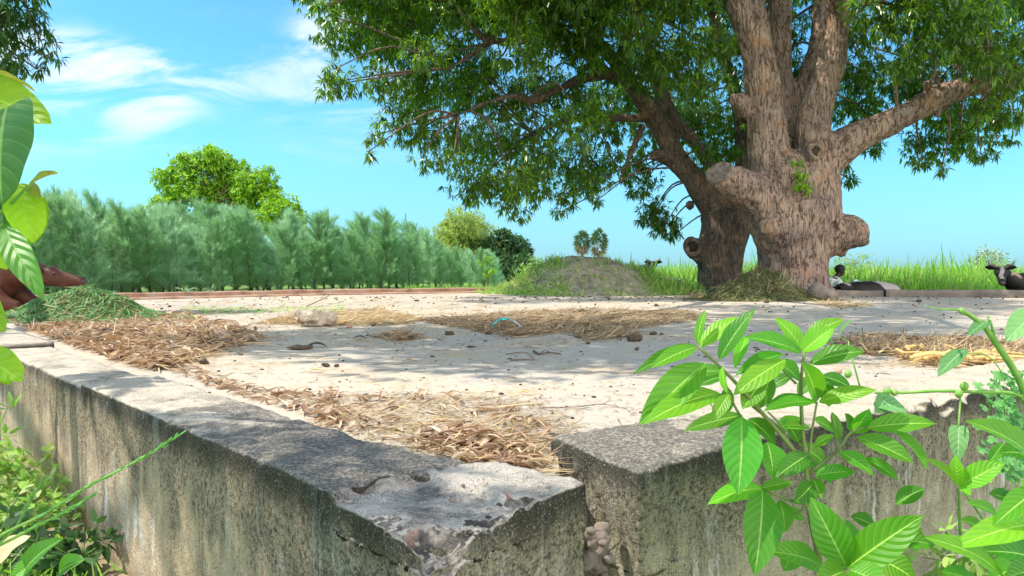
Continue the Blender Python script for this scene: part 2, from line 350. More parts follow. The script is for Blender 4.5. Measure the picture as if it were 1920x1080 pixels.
def m_pavement():
    m, t, p, o = newmat('cement_pavement'); tcd = N(t, 'ShaderNodeTexCoord'); ob = tcd.outputs['Object']
    n0 = noise_(t, ob, .35, 5, .6); n1 = noise_(t, ob, 1.6, 7, .65, .3); n2 = noise_(t, ob, 14, 6, .7)
    br = noise_(t, vscale(t, ob, (1, 14, 1), rot=(0, 0, R(8))), 6, 5, .7, .2); gr = noise_(t, ob, 260, 3, .7)
    c = mixc(t, maprange(t, n0, .35, .65), (.49, .42, .325), (.41, .37, .315))
    c = mixc(t, maprange(t, n1, .48, .70, 0, .8), c, (.44, .32, .19))
    c = mixc(t, maprange(t, n1, .44, .30, 0, .6), c, (.33, .31, .30))
    c = mixc(t, maprange(t, br, .55, .68, 0, .35), c, (.30, .26, .22))
    c = mixc(t, maprange(t, n2, .56, .70, 0, .65), c, (.28, .21, .14))
    c = mixc(t, maprange(t, noise_(t, vscale(t, ob, (1, 2.2, 1)), 3.6, 7, .75, .4), .56, .66, 0, .6), c, (.30, .24, .18))
    v = N(t, 'ShaderNodeTexVoronoi'); v.inputs['Scale'].default_value = 38; lk(t, ob, v.inputs['Vector'])
    spots = math_(t, 'MULTIPLY', maprange(t, v.outputs['Distance'], .16, .08), maprange(t, noise_(t, ob, 6, 3), .5, .6))
    c = mixc(t, math_(t, 'MULTIPLY', spots, .8), c, (.12, .09, .06))
    c = mixc(t, maprange(t, gr, .57, .67, 0, .4), c, (.22, .18, .14))
    lk(t, c, p.inputs['Base Color']); p.inputs['Roughness'].default_value = .85; p.inputs['Specular IOR Level'].default_value = .25
    h = math_(t, 'ADD', math_(t, 'MULTIPLY', gr, .2), math_(t, 'ADD', math_(t, 'MULTIPLY', br, .5), math_(t, 'MULTIPLY', n2, .4)))
    bump(t, p, h, .5, .006); return m
M['pave'] = m_pavement()
M['ground'] = m_noise('field_soil', [(.20, .15, .09), (.14, .22, .05), (.17, .30, .05), (.22, .33, .07)], .5, .95, .4, .05)
M['dirt'] = m_noise('wall_foot_dirt', [(.07, .055, .035), (.24, .18, .11), (.38, .29, .18), (.10, .10, .04)], 6, .95, .9, .03, 8)
M['kerb'] = m_noise('brick_kerb', [(.14, .10, .08), (.32, .18, .12), (.42, .26, .18), (.36, .30, .25)], 3.5, .9, .6, .01, 7)
M['kerbgrey'] = m_noise('cement_kerb', [(.08, .07, .06), (.20, .16, .13), (.33, .26, .2)], 2.6, .9, .6, .01, 7)
M['mound'] = m_noise('mound_earth', [(.13, .115, .09), (.25, .22, .17), (.38, .34, .25), (.24, .25, .12)], 3.0, .95, .9, .05, 8)

# ------------------------------------------------------------------ ground and pavement
UL = Vector((-.68, .735, 0)).normalized(); NL = Vector((UL.y, -UL.x, 0))       # left wall: along, inward
UR = Vector((.81, .58, 0)).normalized(); NR = Vector((UR.y, -UR.x, 0))         # right wall: along, outward
P0 = Vector((-.14, 1.22, 0)); Q0 = Vector((.25, 2.06, 0))                       # outer end of left wall, inner line of right wall
def sstep(a, b, x):
    t = min(1, max(0, (x-a)/(b-a))); return t*t*(3-2*t)
def gz(x, y):
    r = math.hypot(x, y)
    z = -.52 + .30*sstep(6, 13, y) + .03*nz((x, y, 0), .7)
    return z + .25*sstep(60, 300, r)*nz((x, y, 0), .008)
def ground():
    def ax(lim): 
        a = [0.0]; s = .35
        while a[-1] < lim: a.append(a[-1]+s); s *= 1.09
        return a
    a = ax(1500); xs = [-v for v in a[:0:-1]]+a; ys = [-v for v in ax(40)[:0:-1]]+a
    V = []; nx = len(xs)
    for y in ys:
        for x in xs: V.append((x, y, gz(x, y)))
    F = [(j*nx+i, j*nx+i+1, (j+1)*nx+i+1, (j+1)*nx+i) for j in range(len(ys)-1) for i in range(nx-1)]
    tag(link('ground', npmesh('ground', V, F), M['ground'], smooth=True), kind='structure')
ground()
KL = [(-9.2, 10.4), (-6.5, 12.45), (-3.8, 14.9), (-.5, 16.75), (2.6, 16.6), (3.9, 15.1), (5.9, 14.25), (6.7, 13.75), (9.4, 13.2), (13.4, 12.0)]
def pavement():
    # slab poured between the walls, top at z = 0
    c0 = P0+NL*.14+UL*.3; 
    pts = [(-.02, 1.68), (.06, 1.64), (.115, 1.80), (.118, 1.93), (Q0+NR*.12+UR*.05).to_2d()[:], (Q0+NR*.12+UR*16).to_2d()[:], (13.4, 12.0)]
    pts += KL[::-1][1:]
    e = P0+NL*.14; pts += [(e+UL*12.8).to_2d()[:], (e+UL*.35).to_2d()[:]]
    bm = bmesh.new(); vs = [bm.verts.new((x, y, 0)) for x, y in pts]; f = bm.faces.new(vs)
    if f.normal.z < 0: f.normal_flip()
    bm.normal_update()
    ret = bmesh.ops.extrude_face_region(bm, geom=[f]); 
    for v in [g for g in ret['geom'] if isinstance(g, bmesh.types.BMVert)]: v.co.z = -.6
    bmesh.ops.recalc_face_normals(bm, faces=bm.faces)
    bmesh.ops.triangulate(bm, faces=bm.faces)
    me = bpy.data.meshes.new('pavement'); bm.to_mesh(me); bm.free()
    tag(link('pavement', me, M['pave']), kind='structure')
pavement()

# ------------------------------------------------------------------ parapet walls
def grid_box(o, u, n, L, T, z0, z1, step, zstep=None, r=.012):
    """dense box: origin o, along u (L), across n (T), from z0 to z1"""
    zstep = zstep or step
    nu = max(2, int(L/step)); nn = max(2, int(T/step)); nzz = max(2, int((z1-z0)/zstep)); vid = {}; V = []; F = []
    def vert(i, j, k):
        key = (i, j, k)
        if key not in vid:
            a, b, c = L*i/nu, T*j/nn, z0+(z1-z0)*k/nzz
            # round the arrises
            q = Vector((a, b, c)); lo = Vector((r, r, z0+r)); hi = Vector((L-r, T-r, z1-r))
            cl = Vector((min(max(q.x, lo.x), hi.x), min(max(q.y, lo.y), hi.y), min(q.z, hi.z))); d = q-cl
            if d.length > 1e-9: q = cl + d.normalized()*min(d.length, r) if d.length > r else q
            vid[key] = len(V); V.append(o+u*q.x+n*q.y+Vector((0, 0, q.z)))
        return vid[key]
    for i in range(nu):
        for j in range(nn): F.append((vert(i,j,nzz), vert(i+1,j,nzz), vert(i+1,j+1,nzz), vert(i,j+1,nzz)))
        for k in range(nzz):
            F.append((vert(i,0,k), vert(i+1,0,k), vert(i+1,0,k+1), vert(i,0,k+1))); F.append((vert(i+1,nn,k), vert(i,nn,k), vert(i,nn,k+1), vert(i+1,nn,k+1)))
    for j in range(nn):
        for k in range(nzz):
            F.append((vert(0,j+1,k), vert(0,j,k), vert(0,j,k+1), vert(0,j+1,k+1))); F.append((vert(nu,j,k), vert(nu,j+1,k), vert(nu,j+1,k+1), vert(nu,j,k+1)))
    me = npmesh('wall', [tuple(v) for v in V], F)
    bm = bmesh.new(); bm.from_mesh(me); bmesh.ops.recalc_face_normals(bm, faces=bm.faces); bm.to_mesh(me); bm.free(); me.update(); return me
def rough(me, amp, extra=None):
    def fn(c, n):
        edge = sstep(-.035, .05, c.z)*1.0
        d = amp*(fbm(c, 9, 4)*.8 + nz(c, 40)*.35) + amp*1.4*edge*max(0, nz(c, 16, 3))*-1
        off = n*d + Vector((0, 0, .006*nz(c, 1.7, 5)))
        if extra: off += extra(c+off)
        return off
    displace(me, fn)
def wave_top(c): return Vector((0, 0, 0))
w = grid_box(P0+UL*.33, UL, NL, 1.92, .295, -.62, .05, .0115, .0115, .014)
def wx(c):
    # worn outer arris: dips here and there
    s = (c-P0).dot(UL); t = (c-P0).dot(NL); e0 = sstep(.46, .33, s)
    jag = (.050*nz((0, t, c.z*.4), 9, 2)+.03*nz((0, t, c.z), 26, 2)+.012*nz(c, 70))*e0
    if e0 > 0 and t > .15: return UL*(-.03*e0*sstep(.15, .3, t)+jag)+NL*.05*e0*sstep(.15, .3, t)
    if e0 > 0: return UL*jag
    k = max(0, .07-t)/.07*max(0, (c.z+.03))/.08
    return (NL*.018+Vector((0, 0, -.020)))*k*max(0, nz((s, 0, 0), 5)+nz((s, 0, 0), 17)*.5)
rough(w, .0065, wx)
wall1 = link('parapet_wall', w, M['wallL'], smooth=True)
tag(wall1, 'long mould-streaked cement parapet, nearest section of the left wall, beside the broken corner', 'wall')
w = grid_box(P0+UL*2.285+NL*.02, UL, NL, 1.90, .28, -.62, .028, .016, .016, .035); rough(w, .004)
tag(link('parapet_wall', w, M['wallL'], smooth=True), 'tan parapet section with black vertical runs, just beyond the first joint of the left wall', 'wall')
w = grid_box(P0+UL*4.20+NL*.0, UL, NL, 8.4, .31, -.62, .055, .05, .05, .016); rough(w, .004)
tag(link('parapet_wall', w, M['wallL'], smooth=True), 'farthest parapet section of the left wall, pale top showing near the green cut grass heap', 'wall')

# broken corner block
def corner_block():
    a = P0; b = Vector((.150, 1.515, 0)); bk = Vector((-.035, 1.655, 0)); 
    # build in a skewed frame: u' = along left wall, n' = along the end face
    e = (b-a); Lm = .37
    me = grid_box(Vector((0,0,0)), Vector((1,0,0)), Vector((0,1,0)), 1, 1, -.62, .046, .021, .0085, .0)
    for v in me.vertices:
        s, t, z = v.co.x, v.co.y, v.co.z
        depth = Lm*(1-t) + .275*t
        v.co = a + UL*(s*(depth)) + e*t + Vector((0, 0, z))
    bm = bmesh.new(); bm.from_mesh(me); bmesh.ops.recalc_face_normals(bm, faces=bm.faces)
    bm.to_mesh(me); bm.free(); me.update()
    # break: a plane that takes the outer corner off, and a shallow scaled patch on the top
    pa = G(705, 955, .046); pb = G(965, 940, .046); pc = P(905, 1090, 1.235)
    nrm = (pb-pa).cross(pc-pa).normalized()
    if nrm.y > 0: nrm = -nrm
    e1 = G(700, 955, .04); 
    def fn(c, n):
        off = n*(.006*fbm(c, 11, 4)+.003*nz(c, 55))
        q = c+off
        ct = (q-a); s = ct.dot(UL)/Lm; t = ct.dot(e.normalized())/e.length
        # scaled shallow patch around the break
        dd = max(abs((s-.45)/.48), abs((t-.22)/.44)) + .22*nz(q, 22) + .1*nz(q, 60)
        if q.z > -.02:
            off.z -= .017*sstep(1.0, .80, dd)
            off.z -= .008*max(0, nz(q, 12, 4))
        q = c+off
        h = (q-pa).dot(nrm) + .020*nz(q, 14, 2) + .012*nz(q, 38, 5) + .004*nz(q, 110)
        if h > 0: off -= nrm*h
        return off
    displace(me, fn)
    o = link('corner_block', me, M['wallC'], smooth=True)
    tag(o, 'grey cement block with its outer corner broken off, where the two walls meet', 'wall')
    # broken faces show rough aggregate
    m, t, p, oo = newmat('broken_aggregate'); tcd = N(t, 'ShaderNodeTexCoord'); ob = tcd.outputs['Object']
    v1 = N(t, 'ShaderNodeTexVoronoi'); v1.inputs['Scale'].default_value = 75; lk(t, ob, v1.inputs['Vector'])
    n1 = noise_(t, ob, 13, 6, .7); n2 = noise_(t, ob, 60, 5, .7)
    c = mixc(t, maprange(t, n1, .38, .6), (.045, .042, .038), (.34, .29, .25)); c = mixc(t, maprange(t, n2, .5, .62, 0, .8), c, (.06, .055, .05))
    c = mixc(t, maprange(t, noise_(t, ob, 8, 2), .60, .66, 0, .8), c, (.42, .22, .15))
    lk(t, c, p.inputs['Base Color']); p.inputs['Roughness'].default_value = .95
    bump(t, p, math_(t, 'ADD', math_(t, 'MULTIPLY', v1.outputs['Distance'], .5), n2), 1, .014)
    me.materials.append(m); 
    for f in me.polygons:
        if f.normal.dot(nrm) > .80 and (f.center-pa).dot(nrm) > -.045 and abs(f.normal.z) < .95: f.material_index = 1
corner_block()

w = grid_box(Q0-UR*.195, UR, NR, 15.5, .335, -.62, .05, .034, .03, .018)
def wr(c):
    s = (c-Q0).dot(UR); t = (c-Q0).dot(NR); off = Vector((0, 0, 0))
    # end of the wall is rounded and sags towards the gap
    k = sstep(.10, -.19, s); off.z -= .022*k*sstep(.05, .33, t)*(1 if c.z > -.2 else 0)
    off += UR*.05*k*max(0, -c.z)*1.2*(.5+nz(c, 9))
    # crumbled outer arris further along
    e = sstep(.23, .335, t)*sstep(-.04, .05, c.z)*sstep(.6, 1.2, s)
    off += (Vector((0, 0, -.03))-NR*.03)*e*max(0, .25+nz((s, 0, c.z), 9)+.6*nz(c, 30))
    return off
# keep the far run coarse: fine near piece, coarse remainder
bpy.data.meshes.remove(w)
w = grid_box(Q0-UR*.195, UR, NR, 3.2, .335, -.62, .05, .013, .013, .020); rough(w, .007, wr)
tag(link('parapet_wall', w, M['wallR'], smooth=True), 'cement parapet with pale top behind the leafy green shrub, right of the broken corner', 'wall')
w = grid_box(Q0+UR*3.01, UR, NR, 11.6, .335, -.62, .05, .06, .06, .016); rough(w, .003)
tag(link('parapet_wall', w, M['wallR'], smooth=True), 'continuation of the right cement parapet beyond the right edge of the picture', 'wall')

# ------------------------------------------------------------------ far kerbs
def kerb(pts, w, h, mat, label, step=.16, seed=0, name='kerb'):
    mb = MB(); pts = [Vector((x, y, 0)) for x, y in pts]; rows = []
    for a, b in zip(pts[:-1], pts[1:]):
        n = max(1, int((b-a).length/step))
        for k in range(n): rows.append(a+(b-a)*k/n)
    rows.append(pts[-1]); m = len(rows)
    prof = [(0, -.55), (0, -.02), (.0, h*.5), (.012, h-.012), (.03, h), (w*.5, h+.004), (w-.02, h), (w, h-.02), (w, -.55)]
    for i, p in enumerate(rows):
        t = (rows[min(i+1, m-1)]-rows[max(i-1, 0)]).normalized(); nn = Vector((-t.y, t.x, 0))
        for (a, z) in prof:
            q = p+nn*a+Vector((0, 0, z)); q += nn*.010*nz(q, 3, seed)+Vector((0, 0, (.014*nz(q, 2.2, seed+2)) if z > 0 else 0)); mb.v.append(q)
    k = len(prof)
    for i in range(m-1):
        for j in range(k-1): mb.f.append((i*k+j, (i+1)*k+j, (i+1)*k+j+1, i*k+j+1))
    mb.f.append(tuple(range(k))); mb.f.append(tuple((m-1)*k+j for j in range(k))[::-1])
    return tag(mb.build(name, mat, None, False), label, 'kerb')
kerb([(-9.2, 10.4), (-6.5, 12.45), (-3.8, 14.9), (-.5, 16.75), (1.2, 16.9)], .22, .105, M['kerb'], 'low reddish kerb along the far left side of the pavement, in front of the casuarina trees')
kerb([(3.55, 15.3), (4.75, 14.85)], .2, .07, M['kerbgrey'], 'short grey kerb stone at the foot of the rear dark trunk', seed=3)
kerb([(5.75, 14.15), (7.0, 14.05)], .2, .11, M['kerbgrey'], 'short kerb section beside the big trunk, below the seated man', seed=5)
kerb([(7.03, 14.02), (8.8, 13.75), (9.35, 13.6)], .22, .125, M['kerbgrey'], 'brown-grey kerb section along the bright grass field, between the seated man and the horned cow', seed=8)
kerb([(9.9, 13.45), (13.4, 12.3)], .22, .125, M['kerbgrey'], 'dark kerb at the right edge of the picture, beside the horned cow', seed=11)
# second thin course on the left kerb
kerb([(-8.9, 10.35), (-6.4, 12.22), (-3.75, 14.65), (-.45, 16.5)], .16, .035, M['kerb'], 'thin sunken brick edging lying in front of the reddish far kerb', seed=21, name='brick_edging')

# ------------------------------------------------------------------ foliage generators
ROW_S = [(0, .18), (.35, 1.0), (.72, .72), (1, .06)]
ROW_2 = [(0, .3), (.5, 1.0), (1, .08)]
ROW_1 = [(0, 1.0), (1, .25)]
def unit(a): return a/np.maximum(np.linalg.norm(a, axis=-1, keepdims=True), 1e-9)
def leaf_arrays(pos, axis, nrm, L, Wd, rows, droop=0.0):
    n = len(pos); axis = unit(axis); side = unit(np.cross(axis, nrm)); V = np.zeros((n, len(rows)*2, 3), dtype=np.float32)
    L = np.broadcast_to(L, (n,))[:, None]; Wd = np.broadcast_to(Wd, (n,))[:, None]; droop = np.broadcast_to(droop, (n,))[:, None]
    for i, (s, w) in enumerate(rows):
        c = pos+axis*L*s; c[:, 2:3] -= droop*L*s*s
        V[:, 2*i] = c-side*Wd*.5*w; V[:, 2*i+1] = c+side*Wd*.5*w
    k = len(rows)*2; base = (np.arange(n)*k)[:, None]
    fs = [base+np.array([[2*i, 2*i+1, 2*i+3, 2*i+2]]) for i in range(len(rows)-1)]
    return V.reshape(-1, 3), np.concatenate(fs)
def cat(parts):
    off = 0; V = []; F = []
    for v, f in parts: V.append(v); F.append(f+off); off += len(v)
    return np.concatenate(V), np.concatenate(F)
def rdir(n): return unit(rng.normal(size=(n, 3)))
def whorls(clumps, per_m2, k, Lr, Wr, rows, down=.55, droop=.35, shell=.45, flat=.75):
    """leaf whorls filling ball-like clumps (x,y,z,r)"""
    out = []
    for (x, y, z, r) in clumps:
        n = max(6, int(per_m2*r*r)); d = rdir(n)
        rad = r*rng.random(n)[:, None]**shell*(1+.18*np.sin(d[:, :1]*5+x)+.15*np.sin(d[:, 2:3]*7+y))
        c = np.array([[x, y, z]])+d*rad*np.array([[1, 1, flat]])
        cc = np.repeat(c, k, 0); od = np.repeat(d, k, 0)
        ring = rdir(n*k); ax = unit(ring*.85+od*.45+np.array([[0, 0, -down]]))
        nr = unit(np.array([[0, 0, 1.0]])+.6*rdir(n*k)+.4*od)
        L = rng.uniform(*Lr, n*k); Wd = L*rng.uniform(*Wr, n*k)
        out.append(leaf_arrays(cc+ax*.015, ax, nr, L, Wd, rows, droop*rng.uniform(.3, 1.4, n*k)))
    return cat(out)
def crown(name, clumps, mat, parent, **k):
    v, f = whorls(clumps, **k); return link(name, npmesh(name, v, f), mat, parent)
def connect(mb, nodes, clumps, r0, r1, sub=5, twig=True):
    """limbs from the nearest skeleton node to every clump, with a few twigs fanning out"""
    for (x, y, z, r) in clumps:
        c = Vector((x, y, z)); a, ra = min(nodes, key=lambda q: (q[0]-c).length + (2.0 if q[0].z > c.z+1.2 else 0))
        d = c-a; m = a+d*.5+Vector((0, 0, .12*d.length))+Vector([random.uniform(-.12, .12)*d.length for _ in range(3)])
        rr = min(r0, ra)
        mb.tube(catmull([a, m, c], 4), catr([rr, rr*.7, r1], 4), 6, False)
        if twig:
            for _ in range(sub):
                e = Vector(rdir(1)[0])*r*.85; e.z *= .7
                mb.tube([c, c+e*.5+Vector((0, 0, .06)), c+e], [r1*.8, r1*.5, r1*.25], 4, False)

# ------------------------------------------------------------------ big mango tree
DM = 14.6; DR = 16.9
def limb(mb, spec, d, nodes=None, n=18, per=6):
    """spec: (px, py, radius_px, extra_depth)"""
    pts = [P(s[0], s[1], d+s[3]) for s in spec]; rr = [PX(s[2], d+s[3]) for s in spec]
    cc, rc = catmull(pts, per), catr(rr, per)
    mb.tube(cc, rc, n)
    if nodes is not None: nodes += list(zip(cc[::2], rc[::2]))
def barkdisp(amp, seed=0):
    def fn(c, n):
        lump = fbm((c.x+seed, c.y, c.z*.55), 1.3, 3)*amp*1.3
        rid = abs(noise.noise(Vector((c.x*7+seed, c.y*7, c.z*1.5))))*-amp*1.1
        return n*(lump+rid+amp*.25*nz(c, 16))
    return fn
nodesM = []
mb = MB()
limb(mb, [(1480, 585, 74, 0), (1482, 545, 68, 0), (1486, 500, 63, 0), (1488, 455, 66, 0), (1484, 415, 74, 0), (1480, 380, 78, 0)], DM, nodesM, 24)
for px, py, rpx, dd in ((1474, 350, 70, 0), (1500, 400, 66, .1), (1450, 395, 60, -.1), (1515, 420, 52, .1), (1470, 425, 62, -.2)): mb.ball(P(px, py, DM+dd), PX(rpx, DM), 18, 12)
limb(mb, [(1462, 385, 62, 0), (1448, 330, 50, 0), (1440, 275, 39, 0), (1434, 215, 34, 0), (1428, 150, 32, 0), (1420, 95, 31, 0), (1405, 35, 34, .1), (1385, -15, 33, .2), (1355, -90, 24, .6), (1330, -200, 16, 1.2)], DM, nodesM)
limb(mb, [(1405, 20, 22, .1), (1440, -50, 20, .4), (1470, -160, 14, .2)], DM, nodesM)
limb(mb, [(1525, 415, 52, 0), (1536, 350, 42, 0), (1530, 290, 36, 0), (1524, 235, 31, 0), (1536, 180, 30, 0), (1556, 120, 26, .1), (1568, 60, 21, .1), (1572, 15, 21, 0), (1560, -40, 18, -.3), (1530, -120, 13, -1.0)], DM, nodesM)
limb(mb, [(1572, 15, 18, 0), (1600, -50, 15, .1), (1660, -130, 11, .2)], DM, nodesM)
limb(mb, [(1525, 330, 34, .1), (1560, 292, 36, 0), (1600, 262, 31, -.1), (1650, 238, 28, -.2), (1700, 214, 27, -.3), (1750, 188, 26, -.4), (1800, 168, 22, -.5), (1850, 158, 18, -.7), (1920, 150, 14, -.9), (2020, 110, 11, -1.2)], DM, nodesM)
limb(mb, [(1500, 340, 24, .5), (1496, 270, 20, .8), (1486, 215, 17, .9), (1505, 150, 16, 1.0), (1530, 85, 14, 1.1), (1540, 0, 12, 1.3), (1550, -120, 9, 1.5)], DM, nodesM, 12)
limb(mb, [(1470, 310, 26, .6), (1468, 220, 24, .9), (1464, 120, 22, 1.0), (1462, 20, 20, 1.2), (1450, -100, 14, 1.6)], DM, nodesM, 12)
# sawn stub pointing up left, animal-head stub on the right, knobs
limb(mb, [(1450, 400, 50, -.15), (1415, 368, 42, -.3), (1382, 345, 33, -.45), (1362, 333, 27, -.55), (1352, 327, 23, -.6)], DM)
limb(mb, [(1525, 455, 40, 0), (1560, 443, 36, -.05), (1588, 437, 37, -.1), (1608, 441, 31, -.12), (1623, 447, 19, -.12), (1629, 447, 9, -.12)], DM)
for px, py, rpx, dd in ((1440, 428, 22, -.62), (1388, 193, 17, -.08), (1376, 187, 11, -.1), (1398, 205, 18, -.05), (1528, 283, 19, -.30), (1548, 238, 8, -.35), (1602, 425, 11, -.42), (1580, 470, 14, -.1), (1737, 158, 9, -.4), (1757, 213, 9, -.45), (1484, 480, 24, -.5), (1592, 415, 12, -.1)):
    mb.ball(P(px, py, DM+dd), PX(rpx, DM), 12, 8)
# root flare
for an in range(7):
    a = an*math.pi*2/7+.3; c = P(1482, 548, DM); e = Vector((math.cos(a), math.sin(a), 0))
    mb.tube([c+e*.35+Vector((0, 0, .25)), c+e*.7-Vector((0, 0, .1)), c+e*1.0-Vector((0, 0, .35))], [.26, .2, .1], 10)
base = P(1482, 548, DM)
tree = empty('mango_tree', (base.x, base.y, -.2), 'huge old mango tree, pale forked trunk, sawn stubs, one shaped like an animal head', 'tree')
me = fuse(mb, .030, 10); displace(me, barkdisp(.042)); trunk = link('trunk', me, M['bark'], tree, True)
# sawn face of the stub with a rim
s0 = P(1352, 327, DM-.6); sd = (P(1352, 327, DM-.6)-P(1385, 348, DM-.42)).normalized()
sd = (sd+Vector((-.1, -.75, .15))).normalized()
mb = MB(); cc = s0+sd*.10; q = sd.to_track_quat('Z', 'Y'); ring = []
mb.v.append(cc+sd*.015)
for rr, zz in ((.06, .010), (.12, .004), (.165, .008), (.205, .028), (.235, .0), (.24, -.14)):
    for j in range(28):
        an = j/28*2*math.pi; k = 1+.10*math.sin(an*2+.6)+.05*math.sin(an*5)
        mb.v.append(cc+(q @ Vector((math.cos(an)*rr*k*1.08, math.sin(an)*rr*k*.92, zz+.006*math.sin(an*7+rr*30)))))
for j in range(28): mb.f.append((0, 1+j, 1+(j+1) % 28))
for i in range(5):
    for j in range(28): mb.f.append((1+i*28+j, 1+(i+1)*28+j, 1+(i+1)*28+(j+1) % 28, 1+i*28+(j+1) % 28))
mb.build('sawn_face', M['cutwood'], tree)
mb = MB()      # knot hole with a raised lip on the right stem
kc = P(1529, 284, DM-.62); k2 = []
for j in range(17):
    an = j/16*2*math.pi; k2.append(kc+Vector((math.cos(an)*.11*(1+.2*math.sin(an*3)), -.015*math.sin(an*2), math.sin(an)*.13)))
mb.tube(k2, [.045+.012*math.sin(i*1.3) for i in range(17)], 8, False); mb.build('knot_lip', M['bark'], tree)
mb = MB(); mb.ball(kc+Vector((.0, .02, 0)), (.075, .035, .095)); mb.build('knot_hole', M['hollow'], tree)

# ------------------------------------------------------------------ rear mango trunk (second tree)
nodesR = []
mb = MB()
limb(mb, [(1352, 590, 50, 0), (1352, 545, 44, 0), (1350, 505, 40, 0), (1352, 465, 43, 0), (1360, 425, 46, 0), (1352, 395, 42, 0)], DR, nodesR, 20)
limb(mb, [(1354, 410, 34, 0), (1323, 365, 25, 0), (1293, 325, 21, 0), (1266, 290, 20, 0), (1246, 250, 21, 0), (1225, 215, 22, -.1), (1200, 180, 17, -.3), (1172, 140, 14, -.6), (1140, 100, 12, -1), (1100, 76, 11, -1.3), (1040, 68, 11, -1.6), (985, 74, 11, -1.9), (940, 78, 10, -2.1), (905, 68, 8, -2.3), (880, 45, 6, -2.5), (850, 0, 5, -2.6)], DR, nodesR)
limb(mb, [(930, 76, 8, -2.1), (890, 98, 6, -2.4), (845, 128, 4, -2.6)], DR, nodesR, 8)
limb(mb, [(1290, 325, 20, 0), (1262, 300, 17, -.1), (1238, 290, 13, -.15), (1220, 293, 9, -.2)], DR)
limb(mb, [(1362, 400, 20, .2), (1336, 320, 15, .5), (1304, 268, 14, .7), (1265, 225, 12, .9), (1235, 160, 14, 1.0), (1210, 60, 10, 1.2), (1190, -60, 7, 1.4)], DR, nodesR)
limb(mb, [(1228, 222, 10, 0), (1190, 221, 9, -.3), (1130, 222, 8, -.6), (1090, 222, 7, -.8), (1055, 228, 6, -1), (1000, 250, 4, -1.2)], DR, nodesR, 8)
limb(mb, [(1190, 165, 12, -.4), (1165, 140, 11, -.6), (1120, 142, 11, -.9), (1080, 152, 10, -1.2), (1045, 168, 9, -1.4), (1000, 188, 8, -1.7), (965, 180, 7, -1.9), (920, 190, 5, -2.1), (860, 215, 3, -2.4)], DR, nodesR, 8)
limb(mb, [(1378, 400, 20, .5), (1392, 310, 15, .9), (1385, 200, 13, 1.3), (1350, 80, 11, 1.6), (1320, -60, 10, 1.6)], DR, nodesR)
limb(mb, [(1345, 500, 30, -.15), (1322, 478, 23, -.2), (1303, 465, 20, -.25), (1297, 462, 19, -.28)], DR)
for px, py, rpx, dd in ((1293, 385, 8, -.1), (1345, 360, 22, 0), (1335, 450, 16, -.3)): mb.ball(P(px, py, DR+dd), PX(rpx, DR), 12, 8)
for an in range(6):
    a = an*math.pi/3; c = P(1352, 552, DR); e = Vector((math.cos(a), math.sin(a), 0))
    mb.tube([c+e*.3+Vector((0, 0, .2)), c+e*.55-Vector((0, 0, .1)), c+e*.8-Vector((0, 0, .35))], [.22, .16, .08], 10)
base = P(1352, 545, DR)
tree2 = empty('mango_tree', (base.x, base.y, -.2), 'second mango tree just behind, with darker trunk, hollow stub and branches reaching far left', 'tree')
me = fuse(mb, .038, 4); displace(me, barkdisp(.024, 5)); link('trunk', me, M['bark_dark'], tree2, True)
mb = MB(); kc = P(1299, 463, DR-.50); k2 = []
for j in range(17):
    an = j/16*2*math.pi; k2.append(kc+Vector((math.cos(an)*.17*(1+.18*math.sin(an*3+1)), .03*math.sin(an), math.sin(an)*.17)))
mb.tube(k2, [.06+.015*math.sin(i*1.7) for i in range(17)], 8, False); mb.build('stub_lip', M['bark_dark'], tree2)
mb = MB(); mb.ball(kc+Vector((.02, .05, 0)), (.14, .08, .13)); mb.build('stub_hollow', M['hollow'], tree2)
mb = MB(); mb.tube(catmull([P(1205, 235, DR-.3), P(1182, 290, DR-.35), P(1160, 342, DR-.4)]), catr([.075, .06, .02]), 6); mb.build('dead_branch', M['bark_dark'], tree2)

# ------------------------------------------------------------------ mango crowns
def inpoly(x, y, poly):
    c = False; n = len(poly)
    for i in range(n):
        x1, y1 = poly[i]; x2, y2 = poly[(i+1) % n]
        if (y1 > y) != (y2 > y) and x < (x2-x1)*(y-y1)/(y2-y1)+x1: c = not c
    return c
LPOLY = [(585, -120), (640, 20), (685, 70), (640, 110), (640, 150), (650, 165), (715, 190), (735, 250), (790, 290), (850, 320), (900, 360), (960, 385), (1040, 380), (1100, 350), (1140, 300), (1190, 270), (1330, 300), (1400, 320), (1400, -120)]
RPOLY = [(1400, -120), (1400, 260), (1500, 300), (1560, 250), (1620, 290), (1700, 250), (1740, 280), (1800, 275), (1870, 235), (1925, 190), (2010, 150), (2150, 50), (2200, -120)]
def fill(poly, step, rpx, dlo, dhi, zone=None):
    out = []; xs = [p[0] for p in poly]; ys = [p[1] for p in poly]
    y = min(ys)
    while y < max(ys):
        x = min(xs)
        while x < max(xs):
            px = x+random.uniform(-.4, .4)*step; py = y+random.uniform(-.4, .4)*step
            if inpoly(px, py, poly):
                d = random.uniform(dlo, dhi); r = random.uniform(*rpx)
                if zone: d = zone(px, py, d)
                p = P(px, py, d); out.append((p.x, p.y, p.z, PX(r, d)))
            x += step
        y += step
    return out
def dseg(px, py, a, b):
    ax, ay = a; bx, by = b; t = max(0, min(1, ((px-ax)*(bx-ax)+(py-ay)*(by-ay))/((bx-ax)**2+(by-ay)**2)))
    return math.hypot(px-ax-t*(bx-ax), py-ay-t*(by-ay))
def zoneL(px, py, d):
    if py > 130 and dseg(px, py, (1180, 140), (1380, 420)) < 75: return random.uniform(18.6, 20)
    if px > 1335: return random.uniform(17.0, 19.5)
    if 930 < px < 1220 and py < 110: return random.uniform(13.0, 14.6)
    if px > 1230 and 60 < py < 240: return random.uniform(13.6, 15)
    return d
